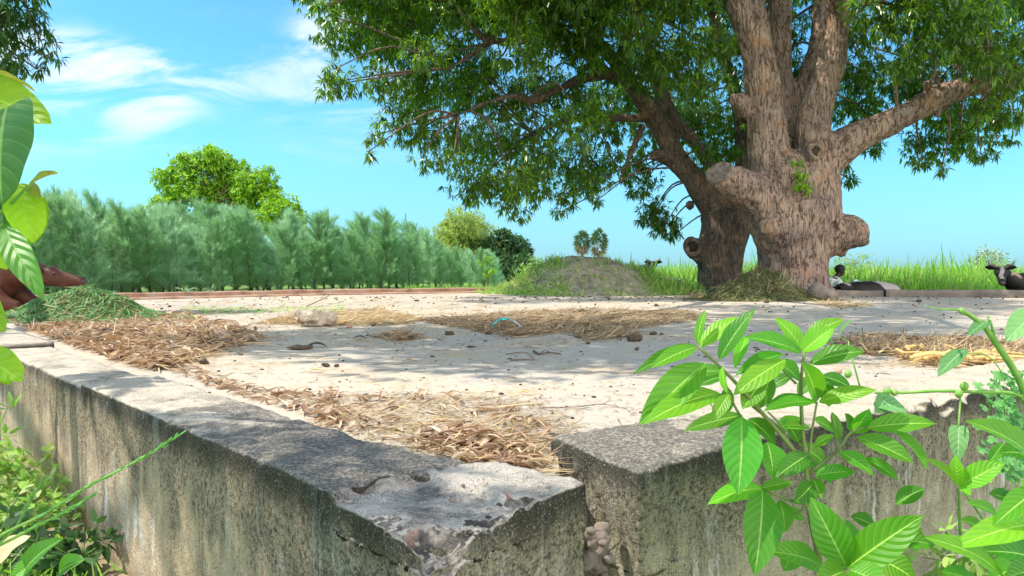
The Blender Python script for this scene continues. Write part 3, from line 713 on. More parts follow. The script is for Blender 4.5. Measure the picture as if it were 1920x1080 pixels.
def zoneR(px, py, d):
    if px < 1640 and py > -60: return random.uniform(16.6, 18.5)
    if dseg(px, py, (1560, 290), (1800, 170)) < 85: return random.uniform(16.0, 18.0)
    if 1600 < px < 1760 and py < 70: return random.uniform(12.4, 13.4)
    return d
cl = fill(LPOLY, 72, (46, 66), 13.2, 18.5, zoneL)
cl += fill([(700, -80), (720, 120), (760, 230), (900, 340), (1050, 340), (1150, 250), (1330, 250), (1330, -80)], 95, (55, 75), 15, 19, zoneL)
for px, py, d, r in [(1225, 395, 17.2, 34), (1205, 350, 17.2, 34), (1245, 425, 17.0, 26), (1200, 300, 17.4, 40), (1265, 440, 17, 16), (950, 385, 15, 26), (985, 400, 15.2, 18), (1050, 398, 15.4, 18), (690, 285, 13.6, 13), (700, 255, 13.8, 20),
                     (615, 160, 13.2, 26), (650, 150, 13.3, 40), (625, 130, 13.1, 22), (790, 300, 14, 22), (600, 10, 13.5, 10), (620, 30, 13.4, 14), (880, 365, 14.6, 20), (1120, 375, 16, 16), (960, 350, 14.6, 44), (1010, 360, 15, 40), (1065, 365, 15.2, 34), (1110, 335, 15.5, 36), (905, 335, 14.4, 38), (1150, 305, 15.8, 34), (1225, 405, 17.3, 36), (1255, 420, 17.2, 22), (1190, 320, 17.2, 36), (850, 300, 14, 36), (1395, 60, 17, 60), (1310, 150, 15.4, 44), (1345, 215, 15.6, 38), (1330, 285, 15.9, 34), (1300, 80, 15.0, 50), (1365, 290, 16, 26), (1330, 330, 17.8, 26)]:
    p = P(px, py, d); cl.append((p.x, p.y, p.z, PX(r, d)))
clR = fill(RPOLY, 78, (48, 70), 12.6, 17.5, zoneR)
clR += fill([(1600, -100), (1620, 200), (1780, 230), (1900, 180), (2100, 50), (2100, -100)], 95, (55, 75), 15, 18, zoneR)
for px, py, d, r in [(1590, 335, 15.8, 22), (1575, 300, 16, 28), (1640, 275, 15.9, 26), (1730, 300, 15.6, 22), (1765, 315, 15.5, 16), (1840, 290, 15, 22), (1870, 262, 15, 22), (1900, 215, 14, 28), (1845, 200, 13.4, 34), (1800, 260, 15.5, 34), (1470, 60, 17, 50), (1500, 130, 17, 46), (1500, 230, 17.2, 30), (1610, 60, 15.8, 50), (1620, 140, 16, 48), (1615, 200, 16.2, 40), (1905, 255, 15, 14), (1790, 60, 12.9, 56), (1850, 110, 12.9, 50), (1900, 160, 13.2, 46), (1730, 90, 13.0, 44), (1690, 130, 13.2, 30), (1840, 30, 12.8, 52), (1920, 80, 13, 56), (1860, 215, 14, 36)]:
    p = P(px, py, d); clR.append((p.x, p.y, p.z, PX(r, d)))
# upper dome, above the picture: gives the real shade below
def shade(gx, gy, h, r):      # a clump that throws its shade on ground point gx,gy
    k = h/math.tan(SUN_EL); return (gx+SH.x*k, gy+SH.y*k, h, r*(1.5 if h > 3.9 else 1.15))
domeR = []
for i in range(46):
    a = random.uniform(0, 2*math.pi); rr = 6.2*math.sqrt(random.random()); z = 6.0+3.2*math.sqrt(max(0, 1-(rr/6.6)**2))*random.uniform(.75, 1.1)
    domeR.append((5.2+rr*math.cos(a), 14.6+rr*.72*math.sin(a), z, random.uniform(.8, 1.05)))
domeL = []
for i in range(34):
    x = random.uniform(-4.2, 3.5); y = random.uniform(11.5, 18.5); domeL.append((x, y, random.uniform(5.7, 7.4), random.uniform(.8, 1.0)))
for gx, gy, h, r in [(-1.1, 5.5, 4.3, .75), (-.2, 5.0, 4.4, .85), (.7, 4.9, 4.4, .7), (1.5, 5.1, 4.5, .7), (2.3, 5.7, 4.6, .8), (-.1, 4.15, 4.2, .48), (.7, 4.0, 4.2, .50), (1.3, 4.3, 4.3, .42), (-1.4, 4.8, 4.3, .5), (-.5, 6.0, 4.5, .7), (.5, 6.0, 4.6, .7), (1.5, 6.3, 4.7, .7), (3.2, 6.4, 4.8, .7),
                    (-.3, 7.0, 4.9, .35), (2.6, 7.6, 5, .6), (3.6, 8.2, 5, .8), (4.5, 8.6, 5.2, .7), (5.5, 9.6, 5.3, .9), (3.2, 9.8, 5.4, .7), (6.4, 10.6, 5.4, .8), (7.4, 8.9, 5.2, .5), (3.4, 3.6, 4.3, .22)]:
    domeL.append(shade(gx, gy, h, r))
# limbs carrying the out-of-picture crown toward the camera
mb = MB()
for pts, rr in (([(2.2, 16.2, 4.6), (.2, 13.5, 5.4), (-1.6, 10, 5.6), (-2.6, 7.5, 5.2), (-3.0, 5.2, 4.8)], [.12, .10, .08, .06, .03]),
                ([(.2, 13.5, 5.4), (.4, 10.5, 5.7), (.6, 8.2, 5.5), (.2, 6.2, 5.1)], [.11, .09, .07, .03]),
                ([(2.2, 16.2, 4.6), (2.4, 13.4, 5.7), (2.4, 11.0, 5.9), (2.8, 9.4, 5.7)], [.12, .10, .07, .03])):
    cc, rc = catmull(pts), catr(rr); mb.tube(cc, rc, 8); nodesR += list(zip(cc[::2], rc[::2]))
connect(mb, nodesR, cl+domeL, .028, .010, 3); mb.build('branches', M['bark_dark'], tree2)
mb = MB(); connect(mb, nodesM, clR+domeR, .034, .011, 3); mb.build('branches', M['bark'], tree)
LV = dict(per_m2=270, k=9, Lr=(.09, .165), Wr=(.19, .27), rows=ROW_S)
crown('crown', cl+domeL, M['mango'], tree2, **LV)
crown('crown', clR+domeR, M['mango'], tree, **LV)
# sprig growing in the fork
v, f = whorls([(*P(1508, 345, DM-.75), .16), (*P(1503, 325, DM-.72), .12), (*P(1497, 300, DM-.6), .1)], 900, 6, (.06, .12), (.3, .4), ROW_2)
link('fork_sprig', npmesh('s', v, f), M['round'], tree)

# ------------------------------------------------------------------ neem-like tree at the left edge
nb = empty('neem_tree', (-10.5, 9.5, -.3), 'fine-leaved tree whose feathery twigs hang into the upper left corner', 'tree')
mb = MB(); nodesN = []
for pts, rr in (([(-10.5, 9.5, -.5), (-10.2, 9.4, 1.8), (-9.6, 9.0, 3.4), (-8.4, 8.6, 4.6)], [.3, .24, .2, .14]), ([(-9.6, 9, 3.4), (-7.4, 8.9, 4.2), (-6.2, 8.8, 4.3)], [.14, .08, .03]),
                ([(-8.4, 8.6, 4.6), (-7.0, 5.0, 5.0), (-5.0, 2.6, 4.6), (-3.2, 2.0, 4.0)], [.09, .06, .035, .015])):
    cc, rc = catmull(pts), catr(rr); mb.tube(cc, rc, 8); nodesN += list(zip(cc[::2], rc[::2]))
nc = [(*P(x, y, d), r) for x, y, d, r in ((10, 40, 8.6, .36), (-40, 110, 8.6, .42), (60, 30, 8.7, .22), (30, 110, 8.6, .22), (75, 75, 8.7, .20), (-20, 10, 8.5, .42), (95, 110, 8.7, .12), (40, -20, 8.7, .26), (70, 130, 8.7, .08), (5, 135, 8.5, .14), (-80, 60, 8.6, .5), (-60, -60, 8.7, .6))]
sh_n = [shade(gx, gy, h, r) for gx, gy, h, r in ((-.75, 1.82, 3.4, .30), (-.42, 1.5, 3.3, .28), (-1.02, 2.1, 3.5, .22), (-.2, 1.35, 3.2, .24), (-.3, 1.0, 3.2, .34), (-.75, 1.25, 3.4, .30), (-.35, 1.85, 3.5, .12), (-1.0, 1.3, 3.6, .2), (-1.75, 3.2, 3.6, .14), (-2.9, 5.4, 4.2, .2))]
connect(mb, nodesN, nc+sh_n, .03, .008, 6); mb.build('trunk', M['twig'], nb)
v, f = whorls(nc+sh_n, 620, 7, (.06, .11), (.22, .3), ROW_2, .5, .5, .5)
link('crown', npmesh('n', v, f), M['neem'], nb)

# ------------------------------------------------------------------ far trees
def roundtree(label, clumps, trunkpts, mat, name='broadleaf_tree', per=26, L=(.16, .3), k=6, Wr=(.35, .5), r0=.08, cat_='tree', rows=ROW_2, group=None):
    b = trunkpts[0]; e = empty(name, b, label, cat_, group); mb = MB()
    cc = catmull(trunkpts); rc = catr([r0*(1-.75*i/(len(trunkpts)-1)) for i in range(len(trunkpts))]); mb.tube(cc, rc, 7)
    connect(mb, list(zip(cc[4:], rc[4:])), clumps, r0*.5, r0*.12, 3); mb.build('trunk', M['twig'], e)
    v, f = whorls(clumps, per, k, L, Wr, rows, .15, .25, .35, .85); link('crown', npmesh('c', v, f), mat, e); return e
D = 42; cs = []
for x, y, r in ((390, 300, 34), (345, 310, 30), (430, 320, 40), (310, 335, 28), (365, 350, 40), (420, 365, 40), (470, 350, 36), (500, 345, 26), (330, 375, 30), (470, 385, 34), (300, 385, 22), (515, 375, 22), (390, 390, 34), (450, 410, 30), (400, 285, 18), (480, 325, 14), (505, 320, 10), (340, 295, 12)):
    cs.append((*P(x+random.uniform(-4, 4), y, D+random.uniform(-1.6, 1.6)), PX(r, D)*.92))
roundtree('large round bright-green tree rising behind the casuarina rows on the left', cs, [P(410, 560, D), P(405, 460, D), P(400, 380, D)], M['round'], per=300, r0=.22)
cs = [(*P(x, y, 40+random.uniform(-1, 1)), PX(r, 40)) for x, y, r in ((505, 400, 24), (540, 392, 28), (560, 410, 20), (525, 425, 26), (490, 420, 20), (555, 430, 22))]
roundtree('small yellow-green tree at the lower right of the large round tree', cs, [P(530, 560, 40), P(530, 480, 40), P(530, 420, 40)], M['round'], per=260, r0=.14)
cs = [(*P(x, y, 48+random.uniform(-2, 2)), PX(r*1.25, 48)) for x, y, r in ((868, 425, 32), (835, 440, 24), (900, 440, 26), (860, 460, 36), (900, 475, 34), (830, 480, 30), (865, 500, 36), (920, 500, 30), (845, 415, 14), (885, 415, 16))]
roundtree('rounded yellowish-green acacia tree at the right end of the casuarina rows', cs, [P(870, 570, 48), P(870, 510, 48), P(868, 440, 48)], M['yellowtree'], per=420, L=(.12, .24), Wr=(.2, .35), r0=.18)
cs = [(*P(x, y, 50+random.uniform(-2, 2)), PX(r*1.25, 50)) for x, y, r in ((940, 450, 18), (965, 462, 22), (985, 470, 14), (950, 485, 26), (980, 490, 20), (930, 470, 18), (935, 510, 30), (965, 515, 26), (945, 437, 8))]
roundtree('dark green bushy tree between the yellowish acacia and the earth mound', cs, [P(955, 570, 50), P(955, 520, 50), P(955, 460, 50)], M['darktree'], per=230, L=(.2, .34), r0=.18)
cs = [(*P(x, y, 38+random.uniform(-1, 1)), PX(r, 38)) for x, y, r in ((760, 425, 12), (745, 440, 14), (780, 445, 16), (760, 460, 22), (790, 465, 16), (735, 465, 14), (800, 485, 20))]
roundtree('thin grey-green leafless-looking tree poking above the casuarinas left of the acacia', cs, [P(765, 560, 38), P(765, 480, 38), P(760, 400, 38)], M['darktree'], per=90, L=(.10, .18), Wr=(.15, .3), r0=.08)
cs = [(*P(x, y, 23+random.uniform(-.5, .5)), PX(r, 23)) for x, y, r in ((915, 484, 10), (905, 492, 8), (920, 500, 9), (912, 512, 8))]
roundtree('small bright yellow-green sapling in front of the dark trees', cs, [P(915, 560, 23), P(915, 520, 23), P(914, 490, 23)], M['round'], per=240, L=(.08, .14), r0=.03, name='sapling')
cs = [(*P(x, y, 22+random.uniform(-.6, .6)), PX(r, 22)) for x, y, r in ((1000, 492, 16), (1018, 498, 14), (985, 505, 14), (1005, 512, 18), (1025, 512, 12), (975, 520, 14))]
roundtree('leafy green bush at the upper left side of the earth mound', cs, [P(1003, 560, 22), P(1003, 530, 22), P(1003, 500, 22)], M['fieldgreen'], name='bush', per=260, L=(.07, .14), r0=.03, cat_='bush')
cs = [(*P(x, y, 27+random.uniform(-.8, .8)), PX(r, 27)) for x, y, r in ((1852, 475, 18), (1835, 482, 14), (1870, 480, 16), (1850, 492, 20), (1880, 495, 14), (1828, 498, 14))]
roundtree('pale whitish shrub above the grass field near the right edge', cs, [P(1852, 540, 27), P(1852, 510, 27), P(1852, 480, 27)], M['pale'], name='shrub', per=300, L=(.06, .14), r0=.03, cat_='shrub')
cs = [(*P(x, y, 24+random.uniform(-.8, .8)), PX(r, 24)) for x, y, r in ((1600, 492, 16), (1620, 486, 13), (1580, 496, 14), (1612, 500, 16), (1632, 494, 9), (1575, 482, 12))]
roundtree('low feathery green bush below the animal-head stub of the big tree', cs, [P(1602, 545, 24), P(1602, 515, 24), P(1602, 490, 24)], M['fieldgreen'], name='bush', per=260, L=(.07, .14), Wr=(.2, .3), r0=.03, cat_='bush')

cs = [(*P(x, y, 46+random.uniform(-2, 2)), PX(r, 46)) for x, y, r in ((905, 470, 26), (925, 490, 28), (890, 500, 30), (950, 500, 30), (980, 505, 28), (1005, 510, 22), (860, 510, 30), (915, 455, 14))]
roundtree('broad mid-green bush filling the gap between the rounded acacia and the dark tree', cs, [P(925, 570, 46), P(925, 530, 46), P(925, 480, 46)], M['darktree'], name='bush', per=260, L=(.16, .28), r0=.12, cat_='bush')
# palmyra palms
def palm(px, top, bot, wpx, label, deadfrac, d=150):
    b = P(px, 512, d); e = empty('palmyra_palm', b, label, 'palm tree')
    mb = MB(); mb.tube(catmull([b, P(px+1, 495, d), P(px, bot-12, d)]), catr([.3, .22, .2]), 8); mb.build('trunk', M['twig'], e)
    c = P(px, (top*.5+bot*.5), d); rx = PX(wpx/2, d); rz = PX((bot-top)/2, d); live = []; dead = []
    for i in range(150):
        q = rdir(1)[0]; pos = Vector((c.x+q[0]*rx*.55, c.y+q[1]*rx*.55, c.z+q[2]*rz*.75))
        n = 9; ax = np.array([q])+.45*rng.normal(size=(n, 3)); ax[:, 2] += .15
        a = leaf_arrays(np.repeat(np.array([pos]), n, 0), ax, rdir(n), rng.uniform(.6, 1.5, n), .13, ROW_2, .3)
        (dead if q[2] < -.95+2*deadfrac else live).append(a)
    v, f = cat(live); link('crown', npmesh('p', v, f), M['palmleaf'], e)
    if dead: v, f = cat(dead); link('dead_fronds', npmesh('p', v, f), M['palmdead'], e)
palm(1091, 432, 475, 27, 'shorter palmyra palm, left of the two above the mound, trunk bare below the crown', .28)
palm(1123, 426, 483, 30, 'taller palmyra palm, right of the two above the mound, dead fronds hanging low', .36)

# ------------------------------------------------------------------ casuarina rows
def casu_variant(seed):
    r2 = np.random.default_rng(seed); H = 2.55; lean = -.18-.18*r2.random()
    def ax(t): return np.array([lean*t*t*1.1+.05*math.sin(t*5+seed), .08*math.sin(t*4+seed*2), H*t])
    tb = MB(); tb.tube([Vector(ax(i/9)) for i in range(10)], [.030*(1-i/9)+.004 for i in range(10)], 6)
    pos = []; dr = []; L = []; br = MB()
    for i in range(78):
        t = .06+.90*(i/78); o = ax(t); az = r2.random()*6.283; el = .55+.5*t+.25*r2.normal()
        bl = (1-t)**.6*.72*r2.uniform(.45, 1.2)+.20
        d = np.array([math.cos(az)*math.cos(el), math.sin(az)*math.cos(el), math.sin(el)]); d[0] -= .12
        e = o+d*bl; tb.tube([Vector(o), Vector(o+d*bl*.5), Vector(e)], [.006, .004, .002], 3, False)
        n = int(150*bl+30); s = r2.random(n)**.8
        p = o+d*bl*s[:, None]; q = d+.45*r2.normal(size=(n, 3)); q[:, 0] -= .35; q[:, 2] += .35
        pos.append(p); dr.append(q); L.append(r2.uniform(.14, .32, n))
    n = 90; t = r2.uniform(.8, 1, n); pos.append(np.array([ax(x) for x in t])); q = .5*r2.normal(size=(n, 3)); q[:, 2] += .9; q[:, 0] -= .5; dr.append(q); L.append(r2.uniform(.15, .34, n))
    pos = np.concatenate(pos); dr = np.concatenate(dr); L = np.concatenate(L)
    v, f = leaf_arrays(pos, dr, r2.normal(size=pos.shape), L, .0075, ROW_1, .25)
    cm_ = M['casu'] if seed % 2 else M['casu2']
    a = tb.mesh('casuarina_trunk'); a.materials.append(M['casutrunk']); b = npmesh('casuarina_crown', v, f); b.materials.append(cm_)
    return a, b
variants = [casu_variant(s) for s in range(7)]
def casu(x, y, s):
    tm, cm_ = random.choice(variants)
    e = empty('casuarina_tree', (x, y, gz(x, y)-.05), 'young feathery casuarina standing in the dense rows behind the far left kerb', 'tree', 'young casuarina trees in rows behind the kerb')
    e.rotation_euler = (random.uniform(-.04, .04), random.uniform(-.10, .02), random.uniform(-.5, .5)); e.scale = (s, s, s*random.uniform(.92, 1.08))
    for nm, m in (('trunk', tm), ('crown', cm_)):
        o = bpy.data.objects.new(nm, m); COL.objects.link(o); o.parent = e
# front line follows the far kerb, then recedes
for row, (off, n) in enumerate(((0, 50), (1.2, 48), (2.4, 46), (4.0, 36))):
    for i in range(n):
        t = max(0, (i+random.uniform(-.35, .35))/(n-1))
        px = -60+990*t; d = 18.0+13.0*t**1.4 + off*(1+.5*t)
        top = 396+ 62*t**1.2 + random.uniform(-44, 34) + 58*sstep(.84, .97, t)
        if px < 130: top += 0
        h = (CZ-gz(0, d)+(508-top)/FP*d); x = (px-960)/FP*d
        casu(x, d, max(.6, h/2.6))

# ------------------------------------------------------------------ field grass, mound
def blades(pos, h, wd, mat, name, spread=.35, bend=.5, label=None, kind='stuff', parent=None, cat_=None):
    n = len(pos); ax = np.stack([rng.normal(0, spread, n), rng.normal(0, spread, n), np.ones(n)], 1)
    nr = rdir(n); nr[:, 2] = 0
    v, f = leaf_arrays(pos, ax, nr, h, wd, [(0, .8), (.5, 1), (.85, .6), (1, .05)], bend*rng.uniform(.1, 1.2, n))
    o = link(name, npmesh(name, v, f), mat, parent)
    return tag(o, label, cat_, None, kind)
pts = []; hs = []; ws = []
for i in range(6500):
    d = 15.3+95*random.random()**2.6; u = random.uniform(.06, .80)
    x = u*d; 
    if d < 17.2 and x < 5.9: continue
    if d < 16.2 and 5.6 < x < 8.2: continue
    if d < 17.5 and x > 9.2 and x < 11.5: continue
    n = 11; s = .12+.010*d; hh = random.uniform(.70, 1.22)*(1+.6*nz((x, d, 0), .35))*(1 if d > 19 else .75)
    q = np.array([[x, d, 0]])+rng.normal(0, s, (n, 3)); q[:, 2] = [gz(a, b)-.03 for a, b in q[:, :2]]
    pts.append(q); hs.append(hh*rng.uniform(.6, 1.15, n)); ws.append(np.full(n, .010+.0011*d))
blades(np.concatenate(pts), np.concatenate(hs), np.concatenate(ws), M['field'], 'grass', .28, .5, 'tall bright green grass covering the field behind the pavement on the right')

MC = Vector((1.62, 16.5, 0))
def mz(x, y):
    a = (x-MC.x)/2.35; b = (y-MC.y)/2.3; r = math.hypot(a, b)
    return .80*(1-sstep(.12, 1.0, r))+.09*nz((x, y, 0), 1.9)*(1-min(1, r))+.03*nz((x, y, 0), 6)+.012*nz((x, y, 0), 17)-.02
def mound():
    n = 90; V = []; F = []
    for j in range(n+1):
        for i in range(n+1):
            x = MC.x-2.6+5.2*i/n; y = MC.y-2.5+5*j/n
            z = mz(x, y); r = math.hypot((x-MC.x)/2.35, (y-MC.y)/2.3)
            if r >= 1.02: z = -.05
            V.append((x, y, z))
    for j in range(n):
        for i in range(n): F.append((j*(n+1)+i, j*(n+1)+i+1, (j+1)*(n+1)+i+1, (j+1)*(n+1)+i))
    tag(link('earth_mound', npmesh('m', V, F), M['mound'], smooth=True), 'low rounded mound of grey earth with weeds on its flanks, left of the big trees', 'mound')
mound()
q = []
while len(q) < 9000:
    a = random.uniform(0, 6.283); r = random.uniform(.25, 1.03); x = MC.x+2.35*r*math.cos(a); y = MC.y+2.3*r*math.sin(a)
    left = x < MC.x-.55; right = x > MC.x+1.0; top = r < .6 and y < MC.y
    pr = .95 if (right or left) else .22
    if top: pr *= .5
    if right and y < MC.y-.2 and x < MC.x+1.5: pr *= .5
    if nz((x, y, 0), 1.4) < -.05 and random.random() < .6: pr *= .2
    if random.random() < pr: q.append((x, y, mz(x, y)-.02))
q = np.array(q); hh = rng.uniform(.08, .26, len(q)); hh[q[:, 0] > MC.x+1.0] *= 1.5
blades(q, hh, .016, M['fieldgreen'], 'weeds', .6, .6, 'low weeds and grass growing on the flanks of the earth mound')
q = []
for i in range(2600):
    x = random.uniform(2.9, 5.2); y = random.uniform(15.0, 18.5)
    if (x-4.6)**2+(y-16.9)**2 < .5: continue
    q.append((x, y, max(gz(x, y), mz(x, y) if abs(x-MC.x) < 2.3 else -9)-.02))
for i in range(1800):
    y = random.uniform(17, 26); x = random.uniform(-.13, .05)*y-.3; q.append((x, y, gz(x, y)-.02))
q = np.array(q); blades(q, rng.uniform(.2, .5, len(q)), .014, M['field'], 'grass', .35, .5, 'fresh green grass around the mound and the rear trunk')
# stray pale grass tufts behind the far left kerb
for i, (px, d, w_) in enumerate(((350, 17, 'leftmost'), (400, 16.5, 'second'), (640, 18, 'third'), (735, 18.2, 'fourth'))):
    b = P(px, 548, d); n = 14; pos = np.repeat(np.array([b]), n, 0)+rng.normal(0, .03, (n, 3))
    ax = rng.normal(0, .9, (n, 3)); ax[:, 2] = .8
    v, f = leaf_arrays(pos, ax, rdir(n), rng.uniform(.3, .55, n), .025, ROW_S, .7)
    tag(link('grass_tuft', npmesh('t', v, f), M['pale']), 'pale arching grass tuft behind the far left kerb, %s from the left' % (w_ if i else 'first'), 'grass tuft', 'pale grass tufts along the far left kerb')
# dry grass stalks on the mound skyline

# ------------------------------------------------------------------ heaps of cut grass
def heap(c, rx, ry, h, mat, core, n, name, label, Lr=(.12, .28), wd=.009, seed=1, part='blades'):
    e = empty(name, (c[0], c[1], 0), label, 'heap')
    def hz_(x, y):
        r = math.hypot((x-c[0])/rx, (y-c[1])/ry)
        r *= 1+.18*nz((x, y, 0), 2.2, seed)
        return h*(1-sstep(.0, 1.0, r))*(1+.22*nz((x, y, 0), 3.2, seed))
    m = 50; V = []; F = []
    for j in range(m+1):
        for i in range(m+1):
            x = c[0]-rx*1.15+2.3*rx*i/m; y = c[1]-ry*1.15+2.3*ry*j/m; z = hz_(x, y)*.93+.012*nz((x, y, 0), 14)
            V.append((x, y, z if hz_(x, y) > .012 else -.01))
    for j in range(m):
        for i in range(m): F.append((j*(m+1)+i, j*(m+1)+i+1, (j+1)*(m+1)+i+1, (j+1)*(m+1)+i))
    link('core', npmesh('core', V, F), core, e, True)
    pos = []; ax = []
    while len(pos) < n:
        a = random.uniform(0, 6.283); r = math.sqrt(random.random())*1.08; x = c[0]+rx*r*math.cos(a); y = c[1]+ry*r*math.sin(a)
        z = hz_(x, y); pos.append((x, y, max(.004, z+random.uniform(-.01, .02)))); 
        b = random.uniform(0, 6.283); dx, dy = math.cos(b), math.sin(b)
        sl_ = (hz_(x+dx*.08, y+dy*.08)-z)/.08; ax.append((dx, dy, sl_+random.uniform(-.05, .45)*(1-.6*r)))
    pos = np.array(pos); ax = np.array(ax)
    nr = np.array([[0, 0, 1.0]])+.6*rdir(n)
    L = rng.uniform(*Lr, n); v, f = leaf_arrays(pos, ax, nr, L, wd*rng.uniform(.6, 1.5, n), [(0, .7), (.33, 1), (.7, .8), (1, .1)], .55*rng.uniform(0, 1.4, n))
    v[:, 2] = np.maximum(v[:, 2], .003)
    link(part, npmesh('b', v, f), mat, e); return e
heap((-4.35, 7.55), .98, .62, .30, M['fodder'], M['fodderdry'], 5200, 'cut_grass_heap', 'heap of fresh dark green cut grass on the pavement beside the brown cow', (.10, .22), .011, 1)
heap((4.15, 12.5), 1.12, .75, .46, M['fodderdry'], M['fodderdry'], 5200, 'cut_grass_heap', 'heap of wilted brown and green cut grass at the foot of the big mango trunk', (.16, .38), .013, 2)

# ------------------------------------------------------------------ litter on the pavement
def curled(pos, L, Wd, az, curl, tilt, arch, zmin=.003):
    """one dry curled leaf, rows x 4 columns"""
    ca, sa = math.cos(az), math.sin(az); V = []
    for i, (s, w) in enumerate(((0, .12), (.2, .75), (.45, 1), (.72, .75), (1, .06))):
        for j, u in enumerate((-1, -.35, .35, 1)):
            th = u*curl; rr = Wd*w*.5/max(curl, .3)
            x = L*(s-.5); y = rr*math.sin(th); z = rr*(1-math.cos(th))+arch*L*(1-4*(s-.5)**2)*.5+tilt*x
            V.append((pos[0]+ca*x-sa*y, pos[1]+sa*x+ca*y, max(zmin, pos[2]+z)))
    F = [(4*i+j, 4*i+j+1, 4*i+j+5, 4*i+j+4) for i in range(4) for j in range(3)]
    return np.array(V), np.array(F)
def sample(poly, n):
    xs = [p[0] for p in poly]; ys = [p[1] for p in poly]; out = []
    while len(out) < n:
        x, y = random.uniform(min(xs), max(xs)), random.uniform(min(ys), max(ys))
        if inpoly(x, y, poly): out.append((x, y))
    return out
def pile(poly, nleaf, nstraw, name, label, mleaf, mstraw, Ll=(.07, .13), Ls=(.08, .2), hgt=.05, sw=.0022, cluster=.25):
    objs = []; cx = sum(p[0] for p in poly)/len(poly); cy = sum(p[1] for p in poly)/len(poly)
    def zz(g): return max(0, hgt*.7*(.35+nz(g, 1.7, 3)*1.6+.5*nz(g, 6, 1)))*random.random()
    kids = []
    if nleaf:
        parts = []
        for x, y in sample(poly, nleaf):
            g = G(x, y); g.z = zz(g)+.003; L = random.uniform(*Ll)
            parts.append(curled(g, L, L*random.uniform(.16, .34), random.gauss(.2, 1.3), random.uniform(.5, 2.8), random.gauss(0, .28), random.uniform(-.2, .4)))
        kids.append(('dry_leaves', cat(parts), mleaf))
    if nstraw:
        gs = [G(x, y) for x, y in sample(poly, nstraw)]; pos = np.array([(g.x, g.y, zz(g)*1.1+.004) for g in gs]); n = len(pos)
        az = rng.normal(.2, 1.0, n); ax = np.stack([np.cos(az), np.sin(az), rng.normal(.01, .07, n)], 1); nr = rdir(n); nr[:, 2] += 1
        v, f = leaf_arrays(pos, ax, nr, rng.uniform(*Ls, n), sw*rng.uniform(.6, 1.8, n), [(0, .8), (.35, 1), (.7, .9), (1, .5)], rng.normal(.1, .25, n))
        v[:, 2] = np.maximum(v[:, 2], .002); kids.append(('straws', (v, f), mstraw))
    g0 = G(cx, cy)
    if len(kids) == 1:
        return tag(link(name, npmesh(name, *kids[0][1]), kids[0][2]), label, None, None, 'stuff')
    e = empty(name, (g0.x, g0.y, 0), label, None); e['kind'] = 'stuff'
    for nm, (v, f), m in kids: link(nm, npmesh(nm, v, f), m, e)
    return e
pile([(25, 610), (200, 598), (300, 588), (420, 604), (500, 636), (400, 662), (330, 690), (285, 696), (175, 663), (75, 630)], 2000, 1200, 'dry_leaf_litter', 'thick drift of dry brown leaves along the far part of the left wall', M['dryleaf'], M['straw'], (.08, .16), (.1, .25), .07, .004)
pile([(285, 684), (330, 680), (480, 728), (640, 742), (640, 800), (520, 765), (420, 735), (330, 702)], 300, 200, 'dry_leaf_litter', 'thin line of dry leaves along the inner foot of the left wall', M['dryleaf'], M['straw'], (.04, .09), (.05, .14), .010, .0018)
pile([(600, 800), (640, 750), (830, 738), (960, 765), (1000, 790), (1050, 812), (1010, 840), (1005, 895), (930, 885), (850, 865), (700, 815)], 170, 620, 'straw_litter', 'straw and curled brown leaves lying in the near corner between the two walls', M['dryleaf'], M['straw'], (.045, .10), (.06, .17), .016, .0022)
pile([(760, 820), (870, 810), (1005, 830), (1005, 895), (920, 885), (850, 868)], 200, 160, 'dry_leaf_litter', 'larger brown leaves heaped in the gap beside the broken corner', M['dryleaf'], M['straw'], (.05, .10), (.06, .15), .03, .0025)
pile([(470, 608), (560, 590), (700, 580), (790, 600), (740, 610), (600, 612)], 0, 3600, 'straw_litter', 'sunlit patch of pale straw in the middle distance left of the turquoise cup', None, M['straw'], hgt=.05, sw=.0042, Ls=(.06, .2))
pile([(770, 600), (900, 590), (1060, 580), (1290, 583), (1310, 600), (1180, 618), (1060, 622), (960, 634), (850, 616)], 420, 7500, 'straw_litter', 'wide patch of brown straw in shade in the middle of the pavement', M['dryleaf'], M['strawdk'], (.05, .10), (.05, .19), .045, .0045)
pile([(1060, 622), (1180, 620), (1180, 632), (1090, 640)], 0, 600, 'straw_litter', 'thin straw scatter in front of the wide brown patch', None, M['strawdk'], hgt=.02, sw=.005)
pile([(690, 632), (740, 622), (790, 634), (740, 642)], 30, 350, 'straw_litter', 'small dark scatter of straw and dung crumbs in the left middle of the shade', M['dryleaf'], M['strawdk'], (.04, .08), (.06, .18), .02, .005)
pile([(1540, 640), (1640, 628), (1780, 634), (1940, 650), (1940, 672), (1800, 668), (1700, 672), (1600, 664)], 420, 4600, 'straw_litter', 'brown straw drift behind the green shrub on the right', M['dryleaf'], M['strawdk'], (.05, .11), (.06, .2), .04, .0038)
pile([(1660, 662), (1760, 655), (1900, 664), (1860, 688), (1760, 690), (1690, 684)], 60, 700, 'straw_litter', 'golden straw at the sunny front edge of the right straw drift', M['dryleaf'], M['straw'], (.06, .12), (.1, .25), .03, .004)
pile([(220, 556), (910, 551), (900, 590), (250, 596)], 0, 900, 'straw_litter', 'loose straw scattered over the far sunny left part of the pavement', None, M['straw'], hgt=.01, sw=.006, Ls=(.08, .22))
pile([(300, 600), (1900, 585), (1920, 700), (1100, 830), (700, 740), (330, 690)], 0, 520, 'straw_litter', 'stray bits of straw scattered thinly over the pavement', None, M['strawdk'], hgt=.004, sw=.0028, Ls=(.03, .12))
pile([(1280, 545), (1340, 545), (1360, 562), (1290, 560)], 0, 500, 'straw_litter', 'yellow straw around the short kerb left of the wilted grass heap', None, M['straw'], hgt=.06, sw=.008, Ls=(.15, .35))
